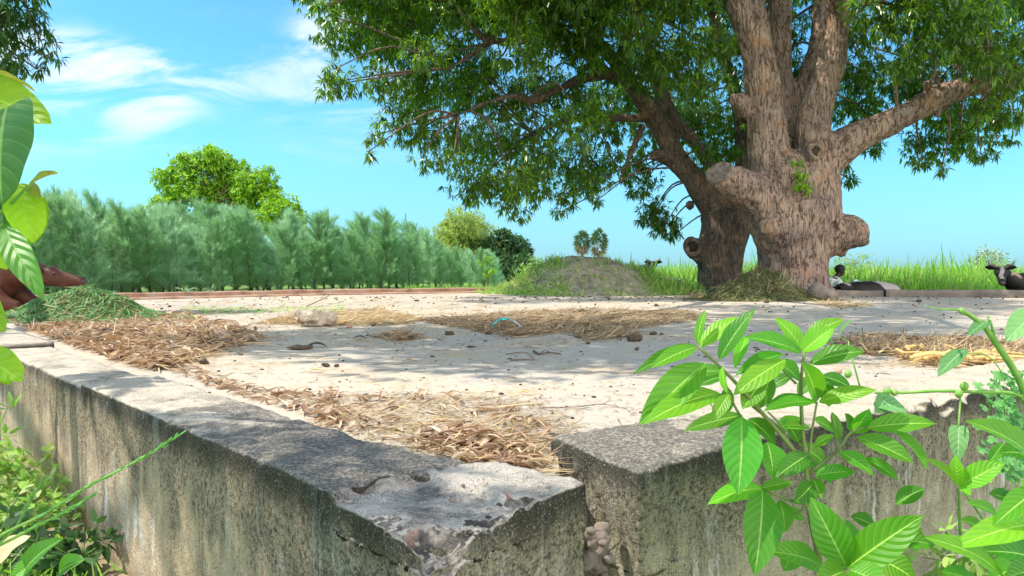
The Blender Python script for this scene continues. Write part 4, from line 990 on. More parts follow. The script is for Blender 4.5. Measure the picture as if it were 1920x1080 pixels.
pile([(1510, 566), (1570, 563), (1640, 572), (1560, 580)], 40, 420, 'straw_litter', 'small pale straw patch just in front of the wilted grass heap', M['dryleaf'], M['straw'], (.05, .1), (.08, .22), .04, .005)
pile([(330, 575), (480, 578), (640, 572), (640, 584), (360, 590)], 0, 420, 'grass_sprouts', 'faint green sprouts growing in the straw on the left of the pavement', None, M['fieldgreen'], hgt=.03, sw=.007, Ls=(.06, .14))
def chaff():
    pos = []; 
    for poly, n in (([(20, 605), (480, 600), (560, 640), (330, 690), (180, 650)], 2600), ([(560, 800), (640, 735), (1020, 745), (1090, 820), (1010, 890), (850, 870)], 2600), ([(440, 615), (560, 580), (1320, 575), (1320, 640), (700, 660)], 3200), ([(1500, 660), (1560, 625), (1940, 640), (1940, 690), (1620, 690)], 1600), ([(230, 560), (1900, 560), (1920, 640), (1100, 820), (620, 740), (320, 680)], 2600)):
        for x, y in sample(poly, n):
            g = G(x, y); pos.append((g.x, g.y, .003+.004*random.random()))
    pos = np.array(pos); n = len(pos); az = rng.uniform(0, 6.28, n); ax = np.stack([np.cos(az), np.sin(az), rng.normal(0, .08, n)], 1); nr = rdir(n)*.5; nr[:, 2] += 1
    v, f = leaf_arrays(pos, ax, nr, rng.uniform(.008, .035, n)*(1+pos[:, 1]*.12), rng.uniform(.0015, .006, n)*(1+pos[:, 1]*.10), ROW_2, 0)
    v[:, 2] = np.maximum(v[:, 2], .0015)
    tag(link('chaff', npmesh('chaff', v, f), M['strawdk']), 'trodden chaff and leaf crumbs spread over the pavement around the litter', None, None, 'stuff')
chaff()
# soil crumbs
def crumbs():
    mb = MB()
    for i in range(900):
        py = 556+math.exp(random.uniform(0, math.log(260))); px = random.uniform(200, 1920)
        g = G(px, py)
        if (g-P0).dot(NL) < .32 or (g-Q0).dot(NR) > 0: continue
        r = random.uniform(.002, .009)*(.6+g.y*.12); mb.ball((g.x, g.y, r*.35), (r*random.uniform(.8, 1.8), r, r*.7), 6, 4)
    tag(mb.build('soil_crumbs', M['clod']), 'tiny dark crumbs of dung and soil strewn over the whole pavement', None, None, 'stuff')
crumbs()
def clod(px, py, wpx, label, n=3, mat='clod', flat=.6, group='dung clods on the pavement', name='dung_clod', cat_='clod', seed=0):
    g = G(px, py); r = wpx/2/FP*g.y; mb = MB()
    for i in range(n):
        o = Vector((random.uniform(-.5, .5)*r, random.uniform(-.4, .4)*r, r*flat*random.uniform(.4, .8))) if n > 1 else Vector((0, 0, r*flat*.8))
        k = random.uniform(.55, .8) if n > 1 else 1
        mb.ball(g+o, (r*k, r*k*.9, r*k*flat), 12, 8)
    me = fuse(mb, max(r/9, .002), 2); displace(me, lambda c, n_: n_*(r*.22*nz(c, 1.3/r)+r*.10*nz(c, 3.5/r)))
    return tag(link(name, me, M[mat], None, True), label, cat_, group)
CL = [(381, 683, 22, 'dark round dung clod near the left wall, beside the dry leaf line'), (612, 688, 20, 'left dung clod of the sunlit pair in front of the shade'), (632, 688, 15, 'right, smaller dung clod of the sunlit pair in front of the shade'),
      (750, 640, 16, 'left dark clod on the small straw scatter in the shade'), (772, 637, 16, 'right dark clod on the small straw scatter in the shade'), (842, 628, 22, 'brown clod with a dry leaf on it, left of the turquoise cup'),
      (916, 627, 15, 'dark clod just in front of the turquoise cup'), (1160, 632, 12, 'dark clod in front of the wide straw patch'), (1190, 640, 30, 'flat dark dung pat at the right end of the shaded middle'),
      (1101, 645, 12, 'small dark clod right of the fallen twig'), (1224, 628, 16, 'dark clod beside the tip of the top left shrub leaf'), (1240, 628, 10, 'tiny clod next to the shrub leaf tip'),
      (831, 610, 12, 'clod at the left end of the wide straw patch'), (1095, 588, 20, 'dark clod lying on top of the wide straw patch'), (780, 565, 8, 'tiny far clod right of centre of the sunny area'), (1195, 657, 12, 'small clod alone in the shade near the shrub'),
      (303, 580, 8, 'small clod near the green cut grass heap'), (318, 576, 9, 'second small clod near the green cut grass heap'), (1437, 568, 14, 'clod on the far right shaded pavement'), (1722, 567, 12, 'clod below the bright grass field'),
      (690, 630, 8, 'little clod at the left edge of the small straw scatter'), (1230, 574, 12, 'flat clod near the mound foot'), (700, 612, 9, 'greenish small clod in the sun left of the cup')]
for a in CL: clod(*a)
clod(563, 655, 46, 'long dark dung pat lying in the shade on the left', 5, flat=.28)
clod(655, 615, 12, 'brown pebble on sunny ground in front of the pale straw', 1, 'kerb', .6, 'pebbles on the pavement', 'pebble', 'pebble')
clod(619, 728, 9, 'small orange brick chip on the sunny pavement', 1, 'kerb', .6, None, 'brick_chip', 'brick chip')
clod(751, 550, 15, 'orange brown brick piece by the far left kerb', 2, 'kerb', .8, None, 'brick_piece', 'brick')
clod(1572, 700, 12, 'reddish stone behind the green shrub', 1, 'kerb', .8, None, 'stone', 'stone')
clod(1655, 552, 12, 'rounded grey stone leaning at the foot of the big trunk beside the heap', 1, 'kerbgrey', 1.0, None, 'stone', 'stone')
g = P(1532, 545, 13.4); mb = MB(); mb.ball((g.x, g.y, .09), (.20, .16, .17)).ball((g.x+.2, g.y+.05, .05), (.2, .16, .1))
me = fuse(mb, .018, 3); displace(me, lambda c, n_: n_*(.03*nz(c, 8)+.012*nz(c, 24))); tag(link('boulder', me, M['kerbgrey'], None, True), 'grey boulder between the wilted grass heap and the seated man', 'boulder')
def leafobj(px, py, wpx, az, mat, label, name='fallen_leaf', curl=.9, arch=.3, wr=.42):
    g = G(px, py); L = wpx/FP*g.y; g.z = .004; v, f = curled(g, L, L*wr, az, curl, 0, arch)
    o = link(name, npmesh(name, v, f), mat, None, True); m_ = o.modifiers.new('Solidify', 'SOLIDIFY'); m_.thickness = .0015
    return tag(o, label, 'leaf', None)
m_yl = m_noise('yellow_leaf', [(.55, .45, .12), (.62, .52, .22), (.42, .30, .1)], 40, .5, .2, .002)
leafobj(984, 741, 26, -.5, m_yl, 'pale yellow fallen leaf standing on its edge near the shade line', curl=1.3)
leafobj(593, 699, 30, .15, m_yl, 'tan yellow fallen leaf lying left in the sun near the pair of clods', curl=.6)
leafobj(884, 652, 22, .1, M['clod'], 'black cupped nut shell lying in the shade left of centre', 'nut_shell', 1.5, -.1, .5)
leafobj(767, 680, 26, .3, M['dryleaf'], 'dark curled dry leaf in the shade left of centre')
leafobj(960, 714, 24, .4, M['dryleaf'], 'reddish curled leaf just above the yellow leaf')
leafobj(594, 652, 40, .1, M['clod'], 'flat dark rotten leaf in the shade on the left')
leafobj(675, 636, 26, -.1, M['clod'], 'small flat dark leaf left of the small straw scatter')
leafobj(968, 790, 40, .5, M['dryleaf'], 'big reddish brown curled leaf on the right of the near straw')
leafobj(1660, 665, 30, .1, m_yl, 'yellow leaf in the right straw drift')
def stick(pts, r, label, mat='twig', name='twig', side=()):
    mb = MB(); q = [G(x, y)+Vector((0, 0, z)) for x, y, z in pts]; mb.tube(catmull(q, 4), catr([r*(1-.5*i/(len(q)-1)) for i in range(len(q))], 4), 6)
    for a, b in side: mb.tube([q[a], q[a]+Vector(b)], [r*.7, r*.3], 5)
    return tag(mb.build(name, M[mat]), label, 'twig', 'fallen twigs on the pavement')
stick([(1000, 661, .01), (1012, 666, .008), (1030, 664, .01), (1053, 666, .006)], .007, 'dark crooked twig in the shade at centre', side=[(1, (.03, .02, .02)), (2, (-.02, -.03, .015))])
stick([(950, 666, .006), (985, 663, .008), (1003, 676, .004)], .003, 'thin looping stem left of the dark crooked twig', 'twig')
stick([(958, 677, .006), (980, 676, .006), (1002, 677, .006)], .005, 'short dark twig below the thin looping stem')
stick([(1010, 767, .004), (1080, 766, .006), (1130, 762, .008), (1175, 768, .004)], .0022, 'long thin straw-coloured twig on the bright pavement right of the litter', 'bark', side=[(2, (.03, .02, .01))])
stick([(985, 651, .004), (1010, 654, .006), (935, 654, .004)], .002, 'fine straight stem beside the nut shell')
stick([(575, 590, .09), (600, 585, .14), (630, 576, .2)], .006, 'thin crooked twig sticking up out of the crumpled bag')
# golden stalks at the right
e = empty('stalk_bundle', G(1790, 685), 'bundle of thick golden cut stalks on the right, in front of the straw drift', 'stalks'); mb = MB()
for i in range(34):
    x0 = random.uniform(1690, 1890); y0 = random.uniform(664, 690); a = G(x0, y0); L = random.uniform(.12, .26); an = random.gauss(.25, .55)
    d = Vector((math.cos(an), math.sin(an), 0)); s = Vector((-d.y, d.x, 0))*random.uniform(-.05, .05)
    z = random.uniform(.012, .05); mb.tube(catmull([a+Vector((0, 0, z)), a+d*L*.5+s+Vector((0, 0, z+random.uniform(0, .02))), a+d*L+Vector((0, 0, .01))], 4), [random.uniform(.006, .011)]*9, 6)
mb.build('stalk', m_noise('golden_stalk', [(.50, .32, .10), (.66, .46, .17), (.42, .24, .08)], 25, .6, .3, .003), e)
# crumpled paper bag
g = G(588, 612); mb = MB()
for k in range(7): mb.ball(g+Vector((random.uniform(-.15, .15), random.uniform(-.06, .06), random.uniform(.04, .09))), (random.uniform(.05, .09), .06, random.uniform(.03, .055)), 10, 7)
me = fuse(mb, .008, 1)
displace(me, lambda c, n_: n_*(.030*(1-abs(2*nz(c, 11)))-.015+.014*(1-2*abs(nz(c, 30)))))
o = link('crumpled_bag', me, m_noise('brown_paper', [(.20, .14, .09), (.42, .33, .24), (.52, .43, .33)], 9, .8, .5, .01), None, False)
tag(o, 'crumpled brown paper bag lying on the pavement left of the pale straw', 'paper bag')
# turquoise and clear plastic cup
g = G(948, 617); e = empty('plastic_cup', g, 'squashed turquoise and clear plastic cup lying on the brown straw', 'plastic cup')
def cup(a0, a1, r, h, col, trn, name):
    V = []; F = []; nU = 14; nVv = 6
    for i in range(nU+1):
        t = a0+(a1-a0)*i/nU
        for j in range(nVv+1):
            w = j/nVv-.5; rr = r*(1-.25*w*w)*(1+.08*math.sin(i*2.1+j))
            V.append((g.x+math.cos(t)*rr*1.15, g.y+w*.13+.01*math.sin(i), max(.004, math.sin(t)*h*(1+.06*math.sin(j*2+i)))))
    for i in range(nU):
        for j in range(nVv): F.append((i*(nVv+1)+j, i*(nVv+1)+j+1, (i+1)*(nVv+1)+j+1, (i+1)*(nVv+1)+j))
    m, t, p, oo = newmat(name+'_plastic'); p.inputs['Base Color'].default_value = (*col, 1); p.inputs['Roughness'].default_value = .25; p.inputs['Transmission Weight'].default_value = trn; p.inputs['Specular IOR Level'].default_value = .6
    o = link(name, npmesh(name, V, F), m, e, True); md = o.modifiers.new('Solidify', 'SOLIDIFY'); md.thickness = .002; return o
cup(math.pi, math.pi*.42, .10, .085, (.02, .62, .58), 0.0, 'turquoise_side'); cup(math.pi*.42, 0.02, .11, .08, (.75, .80, .85), .35, 'clear_side')

# ------------------------------------------------------------------ cattle
def m_cow(name, base, second=None, th=.5, scale=1.6):
    m, t, p, o = newmat(name); c = N(t, 'ShaderNodeTexCoord'); f = noise_(t, c.outputs['Object'], scale, 2, .4, .2)
    fur = noise_(t, vscale(t, c.outputs['Object'], (1, 1, 3)), 45, 4, .7)
    b = mixc(t, maprange(t, fur, .3, .7), base, tuple(x*.6 for x in base))
    if second: b = mixc(t, maprange(t, f, th-.012, th+.012), b, mixc(t, maprange(t, fur, .3, .7), second, tuple(x*.8 for x in second)))
    lk(t, b, p.inputs['Base Color']); p.inputs['Roughness'].default_value = .6; p.inputs['Specular IOR Level'].default_value = .3; bump(t, p, fur, .3, .004); return m
M['horn'] = m_noise('horn', [(.10, .08, .06), (.30, .24, .17)], 20, .4, .1, .002); M['eye'] = m_noise('cow_eye', [(.01, .008, .006), (.02, .015, .01)], 3, .1, 0)
M['muzzle'] = m_noise('muzzle', [(.05, .035, .03), (.10, .07, .06)], 30, .4)
def cow(loc, rz, sc, label, body, headm, head=(.95, 0, .78), hdir=(1, 0, -.45), horns=.16, ears=True, low=1.0, blaze=None, hump=.05):
    e = empty('cow', loc, label, 'cow', 'cows resting under the trees'); rot = Matrix.Rotation(rz, 4, 'Z')
    T = lambda v: Vector(loc)+rot @ (Vector(v)*sc)
    def fin(mb, name, mat, par=e): 
        mb.v = [T(v) for v in mb.v]; return mb.build(name, mat, par)
    z = lambda h: h*low
    mb = MB(); H = Vector(head); D = Vector(hdir).normalized()
    mb.tube(catmull([(-.80, 0, z(.28)), (-.68, 0, z(.38)), (-.35, 0, z(.41)), (.0, 0, z(.40)), (.35, 0, z(.43)), (.58, 0, z(.44))]), catr([.10, .25, .30, .33, .29, .20]), 16)
    mb.ball((-.58, .14, z(.42)), (.16, .13, .16)).ball((-.58, -.14, z(.42)), (.16, .13, .16))      # hips
    mb.ball((.42, 0, z(.62)), (.17, .09, .10+hump))                                              # withers
    mb.tube(catmull([(.42, 0, z(.48)), Vector((.62, 0, z(.55))).lerp(H, .3), H-D*.06]), catr([.22, .165, .12]), 14)
    mb.tube(catmull([(.5, 0, z(.30)), (.66, 0, z(.38)), Vector((.66, 0, z(.5))).lerp(H, .5)-Vector((0, 0, .08))]), catr([.10, .07, .05]), 8)   # dewlap
    for s in (1, -1):
        mb.tube(catmull([(.42, .19*s, z(.34)), (.62, .24*s, .13), (.80, .22*s, .07)]), catr([.13, .09, .06]), 10)
        mb.tube(catmull([(.80, .22*s, .07), (.62, .20*s, .05), (.50, .20*s, .05)]), catr([.055, .04, .045]), 8)
        mb.tube(catmull([(-.52, .20*s, z(.32)), (-.26, .34*s, .18), (-.10, .36*s, .10)]), catr([.19, .13, .07]), 10)
        mb.tube(catmull([(-.10, .36*s, .10), (-.36, .38*s, .05), (-.12, .40*s, .045), (.04, .40*s, .045)]), catr([.06, .045, .04, .045]), 8)
    me = fuse(mb, .022*sc, 5) if False else None
    up = Vector((0, 0, 1)); side = D.cross(up).normalized(); top = side.cross(D).normalized()
    mb2 = MB(); 
    mb.tube(catmull([H-D*.08, H+D*.04, H+D*.17, H+D*.30, H+D*.385]), catr([.115, .115, .085, .068, .058]), 14)
    mb.ball(H+D*.02+top*.02, .112).ball(H+D*.37-top*.005, .066)
    mb.ball(H+D*.11+side*.062+top*.045, .04).ball(H+D*.11-side*.062+top*.045, .04)
    mb.ball(H+D*.20-top*.05, (.07, .07, .07))
    mb.v = [T(v) for v in mb.v]; me = fuse(mb, .018*sc, 4, .5)
    # face markings follow the head
    me.materials.append(body); me.materials.append(headm)
    for m_ in (blaze or []): me.materials.append(m_)
    Hw = T(H); Dw = (rot @ D).normalized(); Tw = (rot @ top).normalized(); Sw = (rot @ side).normalized()
    for f in me.polygons:
        q = f.center-Hw; a, b, c = q.dot(Dw)/sc, q.dot(Tw)/sc, q.dot(Sw)/sc
        if a > -.10 and math.hypot(b, c) < .2: f.material_index = 1
        if blaze and -.07 < a < .33 and b > .01 and abs(c+.015*math.sin(a*20)) < .035+.05*max(0, .06-a): f.material_index = 2
    o = link('body', me, None, e, True)
    for s in (1, -1):
        eb = H+D*-.03+side*.10*s+top*.055; tip = eb+side*.17*s-D*.04+top*.01
        if ears:
            m = MB(); V = []; cc = catmull([eb, eb.lerp(tip, .5)+top*.02, tip], 4)
            m.tube(cc, [.018, .030, .042, .052, .056, .052, .042, .026, .006], 10); 
            for i, v in enumerate(m.v):      # flatten across the ear
                k = cc[min(i//10, len(cc)-1)]; dv = v-k; m.v[i] = v-D*dv.dot(D)*.72
            fin(m, 'ear', headm)
        if horns:
            hb = H-D*.06+side*.06*s+top*.085; m = MB()
            m.tube(catmull([hb-top*.03, hb+side*.05*s+top*.035, hb+side*.13*s+top*.06, hb+side*(.10+horns*.4)*s+top*(.06+horns*.65)], 4), catr([.030, .026, .019, .004], 4), 8); fin(m, 'horn', M['horn'])
        m = MB(); m.ball(H+D*.10+side*.088*s+top*.048, .019, 8, 6); fin(m, 'eye', M['eye'])
    m = MB(); m.ball(H+D*.40, (.045, .05, .042), 12, 8); m.v = [v for v in m.v]; fin(m, 'muzzle', M['muzzle'])
    m = MB(); m.tube(catmull([(-.86, 0, z(.36)), (-.95, .02, .22), (-.90, .10, .06), (-.7, .22, .03)]), catr([.03, .022, .018, .03]), 7); fin(m, 'tail', body)
    return e
m_brown = m_cow('brown_hide', (.11, .034, .018)); m_blk = m_cow('black_hide', (.016, .013, .012)); m_bw = m_cow('black_white_hide', (.02, .017, .015), (.42, .36, .33), .50, 2.0)
m_tan = m_cow('tan_black_hide', (.02, .016, .014), (.45, .28, .17), .48, 1.5); m_pale = m_cow('pale_hide', (.72, .62, .50), (.05, .04, .035), .64, 2.4); m_bl = m_cow('white_blaze', (.42, .36, .32))
cow((-6.42, 8.75, 0), .0, .98, 'reddish brown cow lying behind the green grass heap at the left edge, muzzle pointing right', m_brown, m_brown, (1.02, 0, .42), (1, .05, -.16), horns=0, low=.92, hump=-.02)
cow((10.22, 14.25, -.17), math.pi-.18, .95, 'black horned cow with a white face blaze looking over the kerb at the right edge', m_tan, m_blk, (.98, .30, .66), (.30, .92, -.62), horns=.17, blaze=[m_bl], low=.82)
mbx = None
cow((3.95, 22.3, -.02), -math.pi/2, .95, 'black cow head with spread ears showing above the grass right of the mound', m_blk, m_blk, (.95, .10, .70), (1, -.25, -.5), horns=.12)
cow((4.0, 19.2, -.2), math.pi*.62, .72, 'pale cream cow back showing in the grass between the mound and the rear trunk', m_pale, m_pale, (1.0, 0, .30), (1, 0, -.3), horns=0, low=1.0)
cow((7.15, 14.95, -.22), math.pi, .72, 'black and white calf lying flat behind the kerb in front of the seated man', m_bw, m_blk, (.95, 0, .42), (1, .1, -.4), horns=0, low=.93, hump=-.04)

# ------------------------------------------------------------------ seated man
def person():
    d = 15.6; o = Vector((6.62, d, -.24)); e = empty('person', o, 'man in white shirt sitting beside the big trunk, head bent over his hands', 'person')
    S = 1.0
    T = lambda v: o+Vector(v)*S
    def fin(mb, name, mat, vox=None, sm=3):
        mb.v = [T(v) for v in mb.v]
        if vox: return link(name, fuse(mb, vox, sm), mat, e, True)
        return mb.build(name, mat, e)
    skin = m_noise('dark_skin', [(.045, .022, .014), (.07, .036, .022)], 12, .5, .1, .002); shirt = m_noise('white_shirt', [(.52, .56, .54), (.66, .70, .67)], 6, .8, .5, .01)
    cloth = m_noise('dark_trousers', [(.02, .02, .024), (.045, .045, .05)], 10, .85); hair = m_noise('black_hair', [(.006, .005, .005), (.014, .012, .011)], 60, .6, .6, .004)
    hd = Vector((.235, 0, .735)); fwd = Vector((.80, -.05, -.60)).normalized(); sd = Vector((0, 1, 0)); upv = fwd.cross(Vector((0, -1, 0))).normalized()*-1
    if upv.z < 0: upv = -upv
    b = MB()
    b.tube(catmull([(.0, 0, .10), (.01, 0, .22), (.05, 0, .36), (.11, 0, .48), (.145, 0, .56)]), catr([.155, .14, .15, .155, .09]), 14)
    b.tube(catmull([(.13, 0, .55), (.175, 0, .61), (.215, 0, .68)]), catr([.065, .056, .056]), 12)
    b.ball(hd, (.092, .076, .102)); b.ball(hd+fwd*.055-upv*.045, (.06, .052, .06)); b.ball(hd+fwd*.095-upv*.015, (.018, .015, .022)); b.ball(hd+fwd*.07-upv*.085, (.032, .03, .024))
    b.ball(hd+fwd*.085-upv*.055, (.016, .026, .010))
    for s in (1, -1):
        b.ball(hd+sd*.078*s-upv*.01-fwd*.005, (.016, .010, .028))
        b.tube(catmull([(.12, .17*s, .50), (.16, .235*s, .37), (.20, .24*s, .26)]), catr([.058, .048, .042]), 10)      # upper arm
        b.tube(catmull([(.20, .24*s, .26), (.32, .16*s, .21), (.43, .08*s, .20)]), catr([.042, .036, .027]), 10)      # forearm
        w = Vector((.43, .08*s, .20)); b.tube([w, w+Vector((.045, -.012*s, -.006)), w+Vector((.085, -.02*s, -.012))], [.026, .036, .034], 10)
        for k, (off, L) in enumerate(((.028, .062), (.011, .072), (-.006, .068), (-.022, .052))):
            a = w+Vector((.085, -.02*s+off, -.012)); b.tube([a, a+Vector((L*.5, -.004*s, -.006)), a+Vector((L*.82, -.006*s, -.026))], [.0105, .0095, .008], 7)
        a = w+Vector((.035, -.038*s, .0)); b.tube([a, a+Vector((.035, -.022*s, -.006)), a+Vector((.062, -.024*s, -.012))], [.012, .011, .009], 7)
        # crossed legs
        b.tube(catmull([(.02, .09*s, .10), (.22, .25*s, .13), (.40, .33*s, .11)]), catr([.095, .08, .062]), 12)
        b.tube(catmull([(.40, .33*s, .11), (.42, .12*s, .07), (.36, -.12*s, .045)]), catr([.060, .055, .038]), 10)
        b.tube([(.36, -.12*s, .045), (.42, -.20*s, .04), (.46, -.26*s, .035)], [.036, .038, .028], 8)
    fin(b, 'body', skin, .0085, 2)
    c = MB()      # shirt
    c.tube(catmull([(-.005, 0, .08), (.005, 0, .22), (.045, 0, .36), (.10, 0, .475), (.135, 0, .535)]), catr([.175, .165, .172, .178, .12]), 16)
    c.ball((.115, .13, .485), (.085, .08, .07)).ball((.115, -.13, .485), (.085, .08, .07))
    for s in (1, -1): c.tube(catmull([(.115, .165*s, .50), (.155, .238*s, .38), (.195, .242*s, .27)]), catr([.078, .072, .068]), 12)
    me = MB.__new__(MB); c.v = [T(v) for v in c.v]; me = fuse(c, .010, 3)
    displace(me, lambda q, n_: n_*(.010*nz(q, 11)+.007*nz((q.x*1, q.y*1, q.z*.4), 26))); link('shirt', me, shirt, e, True)
    c = MB()      # collar
    k = [];
    for i in range(15):
        a = -2.6+5.2*i/14; k.append(Vector((.155+.075*math.cos(a)*.9, .075*math.sin(a), .575-.03*math.cos(a))))
    c.tube(k, [.018]*15, 6); fin(c, 'collar', shirt)
    c = MB()
    for s in (1, -1):
        c.tube(catmull([(.0, .09*s, .10), (.22, .255*s, .135), (.415, .335*s, .11)]), catr([.118, .098, .080]), 12); c.tube(catmull([(.41, .33*s, .11), (.42, .12*s, .075), (.38, -.06*s, .055)]), catr([.078, .070, .055]), 10)
    c.ball((-.02, 0, .09), (.17, .18, .12)); fin(c, 'trousers', cloth, .012, 2)
    c = MB(); c.ball(hd-fwd*.018+upv*.018, (.098, .084, .100), 18, 12); c.ball(hd-fwd*.045+upv*.0, (.08, .078, .085))
    fin(c, 'hair', hair, .009, 1)
    for s in (1, -1):
        c = MB(); c.ball(hd+fwd*.088+sd*.030*s+upv*.008, .010, 8, 6); fin(c, 'eye', M['eye'])
    return e
person()
g = P(1600, 529, 15.6); mb = MB(); mb.tube([g, g+Vector((.07, 0, .02)), g+Vector((.10, 0, .03))], [.045, .042, .018], 12)
tag(mb.build('plastic_bottle', m_noise('pale_blue_plastic', [(.30, .62, .62), (.65, .80, .82)], 12, .3, 0)), 'pale blue plastic bottle lying in the grass to the right of the seated man', 'bottle')

# ------------------------------------------------------------------ foreground plants
def bigleaf(buf, b, t, w, nrm, arch=.10, fold=.35, twist=0.0, wave=.02, shape='lance', nu=8, nv=16):
    b, t = Vector(b), Vector(t); a = t-b; L = a.length; an = a.normalized(); nrm = Vector(nrm); side = an.cross(nrm).normalized(); n0 = side.cross(an).normalized()
    if n0.dot(nrm) < 0: n0 = -n0
    base = len(buf['v']); sd = random.uniform(0, 20)
    for i in range(nv+1):
        v = i/nv
        if shape == 'lance': wd = (math.sin(math.pi*min(1, v**.92*.985+.008)))**.78*(1-.15*v)
        elif shape == 'heart': wd = (max(0, math.sin(math.pi*min(1, (v*.93+.07)**.62))))**.62
        else: wd = (math.sin(math.pi*min(1, v*.97+.02)))**.6
        if v > .9: wd *= (1-(v-.9)*4.2)
        q = twist*(v-.5); s2 = side*math.cos(q)+n0*math.sin(q); n2 = n0*math.cos(q)-side*math.sin(q)
        c = b+a*v+n0*arch*L*4*v*(1-v)
        for j in range(nu+1):
            u = 2*j/nu-1; wv = wave*L*math.sin(v*14+sd+(2 if u > 0 else 0))*u*u
            buf['v'].append(c+s2*(u*wd*w*.5*math.cos(fold*.6))+n2*(abs(u)*wd*w*.5*math.sin(fold)+wv)); buf['uv'].append((.5+u*.5, v))
    for i in range(nv):
        for j in range(nu): k = base+i*(nu+1)+j; buf['f'].append((k, k+1, k+nu+2, k+nu+1))
def buf(): return dict(v=[], uv=[], f=[])
def leafmesh(b, name, mat, parent):
    me = npmesh(name, [tuple(v) for v in b['v']], b['f'], b['uv']); return link(name, me, mat, parent, True)
def Z6(x, y): return 1160+x/2.0763, 560+y/2.0763
def stem(mb, pts, r0, r1, d):
    q = [P(*Z6(p[0], p[1]), d+(p[2] if len(p) > 2 else 0)) for p in pts]; mb.tube(catmull(q, 4), catr([r0+(r1-r0)*i/(len(q)-1) for i in range(len(q))], 4), 8)
DP = 1.42
# (base x,y, tip x,y, width px, depth offsets base/tip, young?, normal)   in coordinates of an enlarged photo crop
LV_ = [
 (300,182,60,292,58,.0,-.05,0,None),(302,188,125,270,62,-.02,-.08,1,None),(308,180,340,42,40,0,.02,1,(-.6,-.5,.4)),(318,186,466,72,70,.01,.03,1,None),(392,236,530,40,70,-.02,-.02,0,None),
 (335,252,78,492,118,-.01,-.10,0,None),(396,368,98,488,100,-.03,-.12,1,None),(400,282,285,300,60,.03,.06,0,None),(405,262,424,372,30,-.06,-.08,1,(-.8,-.5,.2)),(430,372,364,478,50,-.06,-.09,1,(-.3,-.8,.3)),
 (500,146,452,272,46,.05,.02,1,(-.5,-.8,.2)),(712,212,492,150,88,.0,.0,0,None),(722,205,610,74,74,.02,.05,1,(.2,-.8,.5)),(726,152,876,80,62,.04,.04,1,None),(716,206,838,112,76,-.01,-.02,1,(-.2,-.7,.6)),
 (745,252,958,205,84,.0,-.03,0,None),(640,216,454,302,62,.04,.03,0,None),(648,238,446,376,84,-.03,-.07,1,None),(614,244,706,324,80,.03,.02,0,None),(770,402,712,246,92,.0,-.05,0,(.2,-.9,.3)),
 (780,402,1006,356,66,-.01,-.05,1,None),(764,402,562,440,62,-.03,-.06,1,(0,-.4,.9)),(745,398,572,420,66,.02,.0,0,None),(556,328,482,430,80,.02,-.01,1,None),(592,300,538,432,66,.05,.04,0,None),
 (482,455,254,515,66,.0,.0,0,None),(480,462,466,764,130,-.06,-.13,0,(-.1,-.95,.25)),(504,468,610,572,72,.02,.02,0,None),(578,558,600,702,98,-.02,-.05,0,(.2,-.9,.3)),(742,606,612,694,74,-.02,-.06,0,None),
 (745,502,636,494,42,.0,.0,1,None),(762,576,838,530,36,.0,.0,1,None),(790,302,906,350,62,.05,.05,0,None),(770,330,900,342,56,.07,.08,0,None),(905,522,976,428,78,.02,.0,0,(.3,-.8,.4)),
 (900,505,880,446,50,.03,.02,0,None),(968,502,1232,486,80,-.01,-.04,1,None),(1038,498,1204,668,84,.0,-.06,1,(.5,-.6,.6)),(926,540,1150,640,80,-.02,-.08,0,None),(858,598,990,690,64,-.02,-.06,0,None),
 (960,622,1088,705,52,.0,-.02,0,None),(766,690,922,676,62,-.01,-.03,0,None),(756,720,680,798,72,-.01,-.04,0,(.1,-.9,.4)),(760,700,790,782,52,.0,-.03,0,(-.4,-.8,.3)),(556,740,345,802,78,-.02,-.08,1,None),
 (556,738,678,716,48,-.02,-.02,0,None),(560,736,384,752,56,.02,.0,0,None),(560,746,528,1078,128,-.05,-.13,0,(-.1,-.95,.2)),(626,784,644,908,72,.0,-.02,0,(.2,-.9,.2)),
 (888,1046,746,772,116,-.10,-.08,0,(-.35,-.8,.5)),(892,1046,1186,844,122,-.10,-.16,1,(.1,-.7,.7)),(792,1042,566,986,100,-.06,-.10,0,None),(906,1000,884,858,76,-.02,.0,0,(.4,-.8,.2)),(880,1062,760,1120,90,-.14,-.2,0,None),
 (900,1056,1044,1120,96,-.14,-.2,0,None),(996,884,902,846,60,.02,.03,0,None),(1064,944,1232,958,76,.04,.04,0,None),(1322,730,1190,622,50,-.02,-.04,1,None),(1324,728,1312,606,48,.0,.0,1,(-.6,-.7,.3)),
 (1328,730,1504,640,82,.0,-.03,1,None),(1326,732,1372,766,36,-.04,-.06,1,None),(820,420,800,300,56,.06,.08,0,(-.3,-.9,.2)),(700,560,640,470,60,.08,.1,0,None),(850,560,830,440,60,.09,.12,0,(.4,-.8,.2)),(680,300,590,350,60,.1,.12,0,None),
 (715,470,600,520,60,.09,.1,0,None),(800,640,700,560,70,.06,.08,0,None),(560,480,470,560,70,.05,.07,0,None),(700,380,780,300,60,.07,.09,0,None),(960,960,1120,1040,90,-.02,-.05,0,None),(1000,1010,1160,1100,100,-.06,-.1,1,None),(840,900,960,960,80,.03,.02,0,None),(660,900,560,860,60,.05,.06,0,None),(1080,800,1190,740,70,.06,.06,0,None),(700,960,640,1060,80,.02,.0,0,None),(760,470,850,520,60,.08,.1,0,None),(420,300,300,340,55,.09,.1,0,None),(430,440,420,340,50,.08,.1,0,(-.4,-.9,.1)),(720,860,630,820,50,.05,.06,0,None),(740,640,830,720,60,.08,.1,0,None)]
e = empty('leafy_shrub', P(1538, 1085, DP)+Vector((0, 0, -.12)), 'bright green broad-leaved shrub growing in front of the right wall, in the foreground', 'shrub')
mb = MB()
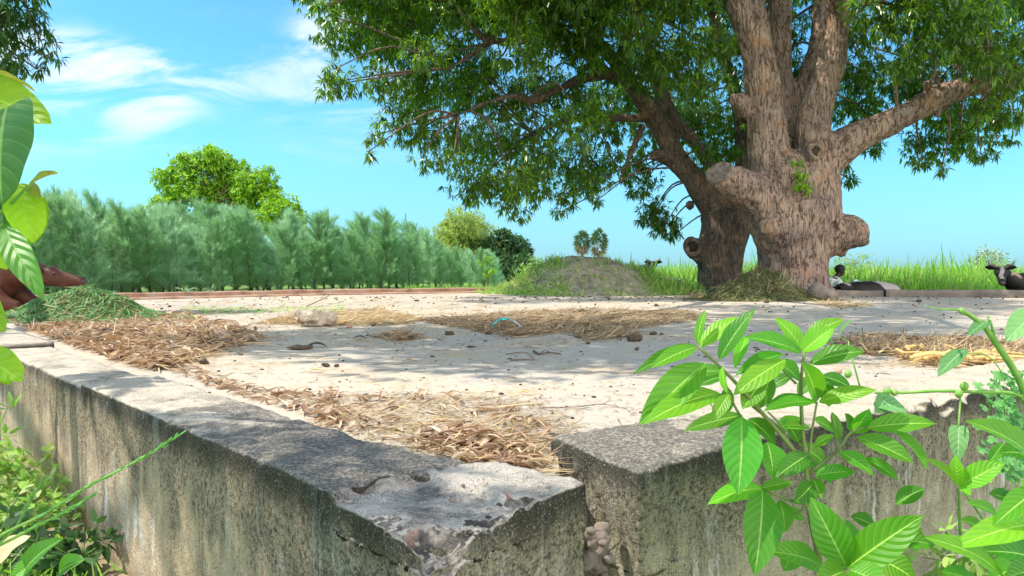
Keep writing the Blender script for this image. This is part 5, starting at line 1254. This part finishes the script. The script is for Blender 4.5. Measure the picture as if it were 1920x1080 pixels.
stem(mb, [(800, 1400, .05), (790, 1080), (752, 880), (735, 760), (730, 640), (715, 500), (710, 330), (724, 205)], .0065, .0028, DP)
stem(mb, [(735, 660), (640, 540), (545, 430), (430, 300), (308, 184)], .0050, .0026, DP)
stem(mb, [(540, 560), (470, 450), (430, 372), (402, 270)], .0030, .0018, DP)
stem(mb, [(690, 600), (620, 500), (520, 420)], .0034, .002, DP+.02); stem(mb, [(738, 640), (752, 520), (772, 402)], .003, .002, DP)
stem(mb, [(742, 680), (850, 590), (905, 520), (968, 500)], .0036, .0022, DP); stem(mb, [(730, 800), (650, 780), (556, 740)], .0032, .002, DP-.02)
stem(mb, [(650, 520), (620, 480), (580, 440)], .0025, .0015, DP); stem(mb, [(795, 1100), (850, 1075), (890, 1048)], .004, .003, DP-.08); stem(mb, [(690, 330), (650, 290), (610, 244)], .0025, .0015, DP)
stem(mb, [(640, 862), (700, 832), (735, 800)], .0028, .002, DP)
mb.build('stem', M['stemb'], e)
A_, Y_ = buf(), buf()
for bx, by, tx, ty, w_, d0, d1, yg, nr in LV_:
    p0, p1 = P(*Z6(bx, by), DP+d0), P(*Z6(tx, ty), DP+d1)
    if nr is None: nr = (random.uniform(-.25, .25), -.62+random.uniform(-.15, .15), .75)
    bigleaf(Y_ if yg else A_, p0, p1, PX(w_/2.0763, DP)*1.22, nr, random.uniform(.03, .10), random.uniform(.15, .42), random.uniform(-.4, .4), .008)
leafmesh(A_, 'foliage', M['leafA'], e); leafmesh(Y_, 'young_foliage', M['leafY'], e)

# right edge plants
e = empty('leafy_shrub', P(1990, 1085, 1.35)+Vector((0, 0, -.12)), 'second broad-leaved shrub, cut off by the right edge of the picture', 'shrub'); mb = MB()
stem(mb, [(1700, 1400, .05), (1650, 1080), (1640, 800), (1620, 640)], .007, .003, 1.36); stem(mb, [(1655, 1080), (1500, 960), (1330, 735)], .003, .002, 1.38); stem(mb, [(1330, 920), (1326, 840), (1325, 735)], .003, .002, 1.40); mb.build('stem', M['stem'], e)
A_, Y_ = buf(), buf()
for bx, by, tx, ty, w_, d0, d1, yg, nr in [(1640,650,1352,476,128,.0,-.06,1,(.1,-.7,.7)),(1620,620,1480,600,110,.05,.02,0,None),(1640,740,1456,886,96,-.05,-.12,1,(-.3,-.7,.6)),(1640,880,1298,972,112,-.08,-.14,1,None),(1500,1090,1186,930,112,-.1,-.16,1,(.1,-.6,.8)),
    (1640,1020,1400,985,110,-.06,-.1,0,None),(1480,850,1352,796,66,.02,.0,0,None),(1650,1060,1500,1090,100,-.1,-.14,0,None),(1600,700,1560,600,80,.04,.02,1,None),(1440,640,1500,560,50,.08,.1,0,None),(1640,820,1500,760,90,.06,.05,0,None),(1560,930,1640,860,90,.0,-.02,0,None),(1420,1130,1250,1060,90,-.05,-.1,0,None),(1600,560,1500,520,90,.05,.03,1,None),(1560,800,1440,760,90,.06,.05,0,None),(1640,960,1540,880,100,.0,-.04,1,None),(1560,1040,1440,1100,110,-.02,-.06,0,None),(1420,900,1330,860,70,.08,.08,0,None),(1640,700,1580,780,90,.02,.0,1,None)]:
    p0, p1 = P(*Z6(bx, by), 1.34+d0), P(*Z6(tx, ty), 1.34+d1)
    bigleaf(Y_ if yg else A_, p0, p1, PX(w_/2.0763, 1.34)*1.05, nr or (random.uniform(-.2, .2), -.6, .75), random.uniform(.02, .1), random.uniform(.15, .4), random.uniform(-.3, .3), .008)
leafmesh(A_, 'foliage', M['leafA'], e); leafmesh(Y_, 'young_foliage', M['leafY'], e)
# creeping vine on the right wall
e = empty('creeping_vine', P(1925, 740, 1.55), 'thick green vine with pale leaves climbing over the right wall at the right edge', 'vine'); mb = MB()
def vt(pts, r0, r1, d=1.55):
    q = [P(x, y, d+(z[0] if z else 0)) for x, y, *z in pts]; mb.tube(catmull(q, 5), catr([r0+(r1-r0)*i/(len(q)-1) for i in range(len(q))], 5), 8)
vt([(1960, 820), (1925, 745), (1905, 700), (1865, 640), (1845, 612), (1820, 592), (1803, 583)], .0085, .0045); vt([(1803, 583), (1785, 580), (1765, 580), (1742, 576)], .0025, .0012)
vt([(1866, 645), (1862, 620), (1856, 600)], .0035, .002); vt([(1850, 620), (1852, 604), (1853, 592)], .003, .002)
vt([(1640, 736, .1), (1700, 736, .06), (1760, 733, .03), (1840, 735), (1900, 738), (1945, 760)], .0026, .0045); vt([(1800, 742), (1800, 760), (1797, 800, -.02)], .0022, .0016)
vt([(1805, 665), (1830, 662), (1858, 672), (1880, 700)], .0014, .0012); vt([(1590, 640, .12), (1600, 680, .1), (1612, 724, .1)], .002, .002)
vt([(1560, 565+60, .1), (1590, 640, .12)], .0012, .001)
vt([(1883, 685, -.03), (1878, 700, -.04), (1884, 715, -.03), (1876, 730, -.03), (1884, 745, -.02)], .0008, .0006)
for x, y, r in ((1808, 724, .0085), (1798, 738, .008), (1664, 734, .008), (1677, 736, .007), (1590, 701, .008), (1922, 745, .010), (1803, 583, .006)): mb.ball(P(x, y, 1.55 if x > 1700 else 1.62), (r, r, r*1.15), 12, 8)
mb.build('stem', M['stem'], e); B = buf()
for bx, by, tx, ty, w_, nr, sh_ in ((1812,654,1758,706,36,(-.6,-.6,.5),'lance'),(1850,604,1815,630,26,(-.2,-.5,.8),'heart'),(1940,590,1885,640,52,(-.3,-.7,.6),'heart'),(1798,798,1796,866,34,(-.5,-.85,.1),'heart'),(1640,752,1700,775,44,(0,-.6,.8),'heart'),(1660,748,1640,775,36,(.2,-.8,.5),'heart'),(1742,576,1733,574,8,(0,-.5,.8),'lance'),(1556,640,1530,610,26,(0,-.6,.8),'heart'),(1575,625,1600,600,22,(0,-.6,.8),'heart')):
    bigleaf(B, P(bx, by, 1.55), P(tx, ty, 1.52), PX(w_, 1.55), nr, .06, .25, .2, .012, sh_)
leafmesh(B, 'foliage', M['leafP'], e)
# clover-like weed
e = empty('clover_weed', P(1885, 860, 1.62), 'weed with tiny clover-like leaves hanging beside the vine at the right edge', 'weed'); mb = MB(); parts = []
for i in range(150):
    x, y = random.gauss(1888, 30), random.uniform(698, 900)
    if x < 1828+abs(y-760)*.12: continue
    d = 1.60+random.uniform(-.05, .06); c = P(x, y, d)
    if random.random() < .5: mb.tube([P(x+random.uniform(-8, 18), y+random.uniform(15, 40), d+.03), c], [.0008, .0006], 4)
    n = 3; a0 = random.uniform(0, 6.28); nrm = Vector((random.uniform(-.4, .4), -.6, .7)).normalized(); s1 = nrm.orthogonal().normalized(); s2 = nrm.cross(s1)
    for k in range(3):
        for w in (-.28, .28):
            a = a0+k*2.094+w; dr = s1*math.cos(a)+s2*math.sin(a)
            parts.append(leaf_arrays(np.array([c]), np.array([dr]), np.array([nrm]), .0105, .009, [(0, .2), (.5, .9), (.85, 1), (1, .5)], .1))
v, f = cat(parts); link('foliage', npmesh('c', v, f), M['clover'], e); mb.build('stem', M['stem'], e)

# left edge: climber with big heart-shaped leaves
def Z3(x, y): return x/1.7422, y/1.7422
DLF = .95
e = empty('broad_leaf_climber', P(-60, 900, DLF), 'climber with large translucent heart-shaped leaves at the left edge, close to the camera', 'climber'); mb = MB()
def lt(pts, r0, r1):
    q = [P(*Z3(x, y), DLF) for x, y in pts]; mb.tube(catmull(q, 5), catr([r0+(r1-r0)*i/(len(q)-1) for i in range(len(q))], 5), 8)
lt([(-120, 1600), (-70, 1100), (-50, 700), (-40, 300), (-60, 0), (-70, -200)], .007, .005); lt([(-50, 720), (20, 680), (90, 610)], .003, .0015); lt([(-42, 400), (0, 350), (32, 355)], .003, .0015)
lt([(-50, 740), (-20, 735), (12, 735)], .0025, .0015); lt([(-60, 330), (-80, 290), (-70, 290)], .0025, .0015); mb.build('stem', M['stem'], e)
LB, DB, OB = buf(), buf(), buf()
for bx, by, tx, ty, w_, b_, nr, d0, d1, sh_, fo in (
    (-80,300,170,408,170,LB,(-.25,-.75,.5),.02,-.02,'heart',.2),(22,352,8,668,290,DB,(-.15,-.95,.1),-.02,-.06,'heart',.15),(-60,225,122,305,34,OB,(.1,-.2,.9),.0,.0,'lance',.7),
    (92,612,190,566,62,OB,(.2,-.6,.6),.0,-.02,'lance',.4),(95,605,135,645,46,OB,(0,-.9,.3),.02,.0,'lance',.3),(62,602,110,792,120,LB,(.4,-.8,.2),.02,.0,'oval',.35),(140,645,78,806,80,LB,(.6,-.7,.1),.04,.03,'oval',.5),
    (12,735,146,982,92,DB,(.25,-.9,.3),.0,-.06,'lance',.2),(-60,680,24,880,100,LB,(-.4,-.8,.3),.03,.0,'oval',.3),(-90,930,14,1085,90,LB,(.3,-.9,.2),.0,-.03,'oval',.3),(-40,640,50,690,80,DB,(.2,-.7,.5),.04,.05,'heart',.3),(30,680,60,780,60,DB,(.5,-.7,.2),.05,.05,'oval',.3)):
    bigleaf(b_, P(*Z3(bx, by), DLF+d0), P(*Z3(tx, ty), DLF+d1), PX(w_/1.7422, DLF), nr, .05, fo, .3, .012, sh_, 10, 20)
bigleaf(LB, P(-40, 660, .93), P(42, 716, .9), PX(66, .93), (-.2, -.7, .6), .05, .3, .4, .04, 'oval', 12, 20); bigleaf(LB, P(-20, 690, .93), P(20, 722, .9), PX(40, .93), (.2, -.8, .5), .05, .3, .4, .05, 'oval', 12, 20)
leafmesh(LB, 'foliage', M['leafL'], e); leafmesh(DB, 'shaded_foliage', M['leafD'], e); leafmesh(OB, 'yellowed_foliage', M['leafO'], e)

# grass seed stalks, lower left
def seedstalk(pts, d, r, label):
    mb = MB(); q = [P(x, y, d+z) for x, y, z in pts]; cc = catmull(q, 6); n = len(cc); mb.tube(cc, [r*(1-.6*i/n) for i in range(n)], 6)
    t = []
    for i in range(int(n*.35), n-1):
        for k in range(5):
            c = cc[i].lerp(cc[i+1], k/5); ax = (cc[i+1]-cc[i]).normalized(); ax = ax+Vector(rdir(1)[0])*.35
            t.append(leaf_arrays(np.array([c]), np.array([ax]), rdir(1), .009, .0022, ROW_S, .0))
    e = empty('grass_stalk', q[0], label, 'grass stalk', 'seeding grass stalks in the lower left corner'); mb.build('stem', M['stem'], e); v, f = cat(t); link('seed_head', npmesh('s', v, f), M['clover'], e)
seedstalk([(-120, 1080, .15), (0, 1005, 0), (80, 965, 0), (160, 915, 0), (250, 868, -.02), (338, 815, -.04)], .72, .0016, 'longest seeding grass stalk crossing the left wall, its tip reaching up right')
seedstalk([(-120, 1075, .1), (0, 1022, .02), (70, 985, 0), (125, 958, 0), (174, 928, 0)], .72, .0018, 'greener seeding grass stalk just below the longest one')
seedstalk([(-60, 1060, .1), (20, 1000, .05), (60, 930, .03), (92, 896, 0)], .75, .0012, 'short upper grass stalk at the far left of the three')
# weeds at the foot of the left wall
def weed(px, py, r, n, mat, label, L=(.04, .09), z0=-.5, k=5, name='weed', W_=(.35, .55)):
    g = G(px, py, z0); e = empty(name, g, label, 'weed'); cl_ = [(g.x+random.uniform(-r, r)*.7, g.y+random.uniform(-r, r)*.5, g.z+r*random.uniform(.3, 1.1), r*.6) for _ in range(5)]
    v, f = whorls(cl_, n, k, L, W_, ROW_S, -.2, .3, .6, .8); link('foliage', npmesh('w', v, f), mat, e)
    mb = MB()
    for (x, y, z, rr) in cl_:
        for _ in range(5): mb.tube([(g.x, g.y, g.z-.02), ((g.x+x)/2, (g.y+y)/2, z*.6+g.z*.4), (x+random.uniform(-rr, rr), y+random.uniform(-rr, rr), z+random.uniform(-rr, rr)*.6)], [.003, .002, .001], 4)
    mb.build('stem', M['stem'], e); return e
weed(20, 985, .16, 900, M['fieldgreen'], 'bushy small-leaved weed at the foot of the left wall, at the left edge', (.02, .05))
weed(100, 1070, .10, 1100, M['darktree'], 'dark leafy weed in the shade at the foot of the left wall', (.03, .06))
weed(-60, 900, .25, 500, M['field'], 'bright grassy weed growing at the far foot of the left wall', (.05, .14), W_=(.12, .2))
for (px, py, r, nm) in ((1660, 1075, .09, 'small weed at the foot of the right wall between the two shrubs'), (1790, 1090, .12, 'dense low weed under the second shrub'), (1480, 1110, .1, 'low weed under the leafy shrub')):
    weed(px, py, r, 900, M['fieldgreen'], nm, (.02, .05), z0=-.45)
B = buf(); 
for bx, by, tx, ty, w_, z_ in ((40,1080,118,1010,56,0),(110,1075,160,1050,50,0),(60,1060,20,1090,40,0)):
    bigleaf(B, P(bx, by, 1.9), P(tx, ty, 1.88), PX(w_, 1.9), (.1, -.6, .8), .08, .3, .2, .01, 'heart')
e = empty('seedling', P(90, 1085, 1.9), 'seedling with crisp bright leaves in the bottom left corner', 'seedling'); leafmesh(B, 'foliage', M['leafA'], e)
mb = MB(); mb.tube([P(90, 1180, 1.9), P(85, 1110, 1.9), P(60, 1070, 1.9)], [.003, .0025, .002], 6); mb.build('stem', M['stem'], e)
B = buf(); bigleaf(B, P(-20, 1075, 1.5), P(58, 1005, 1.55), PX(52, 1.5), (-.3, -.7, .6), .1, .5, .2, .02, 'oval')
tag(leafmesh(B, 'fallen_leaf', m_noise('pale_dry_leaf', [(.50, .38, .20), (.62, .50, .28)], 20, .6), None), 'large pale tan dead leaf in the bottom left corner', 'leaf')
# rubble in the gap between the walls
mb = MB()
for i in range(26):
    a = P(random.uniform(1098, 1150), random.uniform(985, 1085), random.uniform(1.60, 1.72)); r = random.uniform(.008, .024); mb.ball(a, (r, r*.9, r*.8), 8, 6)
me = fuse(mb, .004, 1); displace(me, lambda c, n_: n_*(.006*nz(c, 60)))
tag(link('rubble', me, M['kerbgrey'], None, True), 'loose rubble and mortar lumps in the narrow gap between the two walls', None, None, 'stuff')
for i, (px, py, w_, t_) in enumerate(((848, 941, 14, 'grey pebble on the scaled patch of the broken corner'), (775, 929, 8, 'tiny pebble left of the grey one on the broken corner'), (868, 912, 8, 'small crumb near the crack on the corner block'))):
    g = G(px, py, .036); mb = MB(); r = w_/2/FP*g.y; mb.ball(g+Vector((0, 0, r*.5)), (r, r*.85, r*.75), 10, 8); me = mb.mesh(); displace(me, lambda c, n_: n_*(r*.25*nz(c, 1.1/r)))
    tag(link('pebble', me, M['kerbgrey'], None, True), t_, 'pebble')

# bare dirt at the foot of the left wall, with grass and dead leaves
def wallfoot():
    V = []; F = []; n = 40; m = 14
    for i in range(n+1):
        for j in range(m+1):
            s_ = -.3+9*i/n; t_ = -.02-1.1*j/m; q = P0+UL*s_+NL*t_; z = gz(q.x, q.y)-.03+.04*nz(q, 3)+.05*(1-j/m)**3-.05*(j/m)**2; V.append((q.x, q.y, z))
    for i in range(n):
        for j in range(m): F.append((i*(m+1)+j, (i+1)*(m+1)+j, (i+1)*(m+1)+j+1, i*(m+1)+j+1))
    tag(link('ground_dirt', npmesh('d', V, F), M['dirt'], smooth=True), kind='structure')
    q = []
    for i in range(5200):
        s_ = random.uniform(-.2, 6); t_ = -.10-abs(random.gauss(0, .5)); a = P0+UL*s_+NL*t_; q.append((a.x, a.y, gz(a.x, a.y)))
    q = np.array(q); blades(q, rng.uniform(.06, .22, len(q)), .006, M['field'], 'grass', .5, .7, 'sparse grass growing on the dirt at the foot of the left wall')
    parts = []
    for i in range(110):
        s_ = random.uniform(-.2, 5); t_ = -.05-abs(random.gauss(0, .35)); a = P0+UL*s_+NL*t_; a.z = gz(a.x, a.y)+.06; L = random.uniform(.05, .10)
        parts.append(curled(a, L, L*.4, random.uniform(0, 6.3), random.uniform(.4, 1.6), random.uniform(-.3, .3), .2, -9))
    tag(link('leaf_litter', npmesh('l', *cat(parts)), M['dryleaf']), 'dead leaves on the dirt below the left wall', None, None, 'stuff')
wallfoot()
weed(60, 1000, .14, 1000, M['fieldgreen'], 'leafy bright weed hugging the left wall foot, right of the bushy one', (.03, .07))
weed(-10, 1060, .16, 900, M['darktree'], 'dark low weed in the very corner of the picture', (.03, .07))

# slim saplings just left of the picture: their upright stems throw the dark bars over the wall
for (x, y, h, r, lab) in ((-2.75, 3.23, 1.35, .020, 'slimmest sapling stem left of the wall, outside the picture'), (-2.72, 3.00, 1.6, .058, 'thickest sapling left of the wall, outside the picture'), (-2.62, 2.86, 1.6, .028, 'sapling nearest the camera left of the wall, outside the picture')):
    e = empty('sapling', (x, y, -.55), lab, 'sapling'); mb = MB(); pts = [(x+.02*math.sin(i*1.3+x*9), y+.012*math.sin(i*2+y*7), -.55+(h+.55)*i/7) for i in range(8)]
    mb.tube(pts, [r*(1-.35*i/7) for i in range(8)], 8)
    v, f = whorls([(x-.05, y, h+.12, .13), (x+.03, y+.03, h+.02, .08)], 1500, 5, (.05, .09), (.4, .55), ROW_S, .1, .3, .6)
    mb.build('trunk', M['stemb'], e); link('crown', npmesh('c', v, f), M['fieldgreen'], e)
for (x, y, r) in ((.02, 0, .12),):
    weed(150, 1075, r, 900, M['darktree'], 'dark weed at the wall foot below the seeding grass stalks', (.03, .06))
weed(30, 940, .2, 700, M['fieldgreen'], 'tall bright weed clump at the left edge below the climber', (.03, .08))
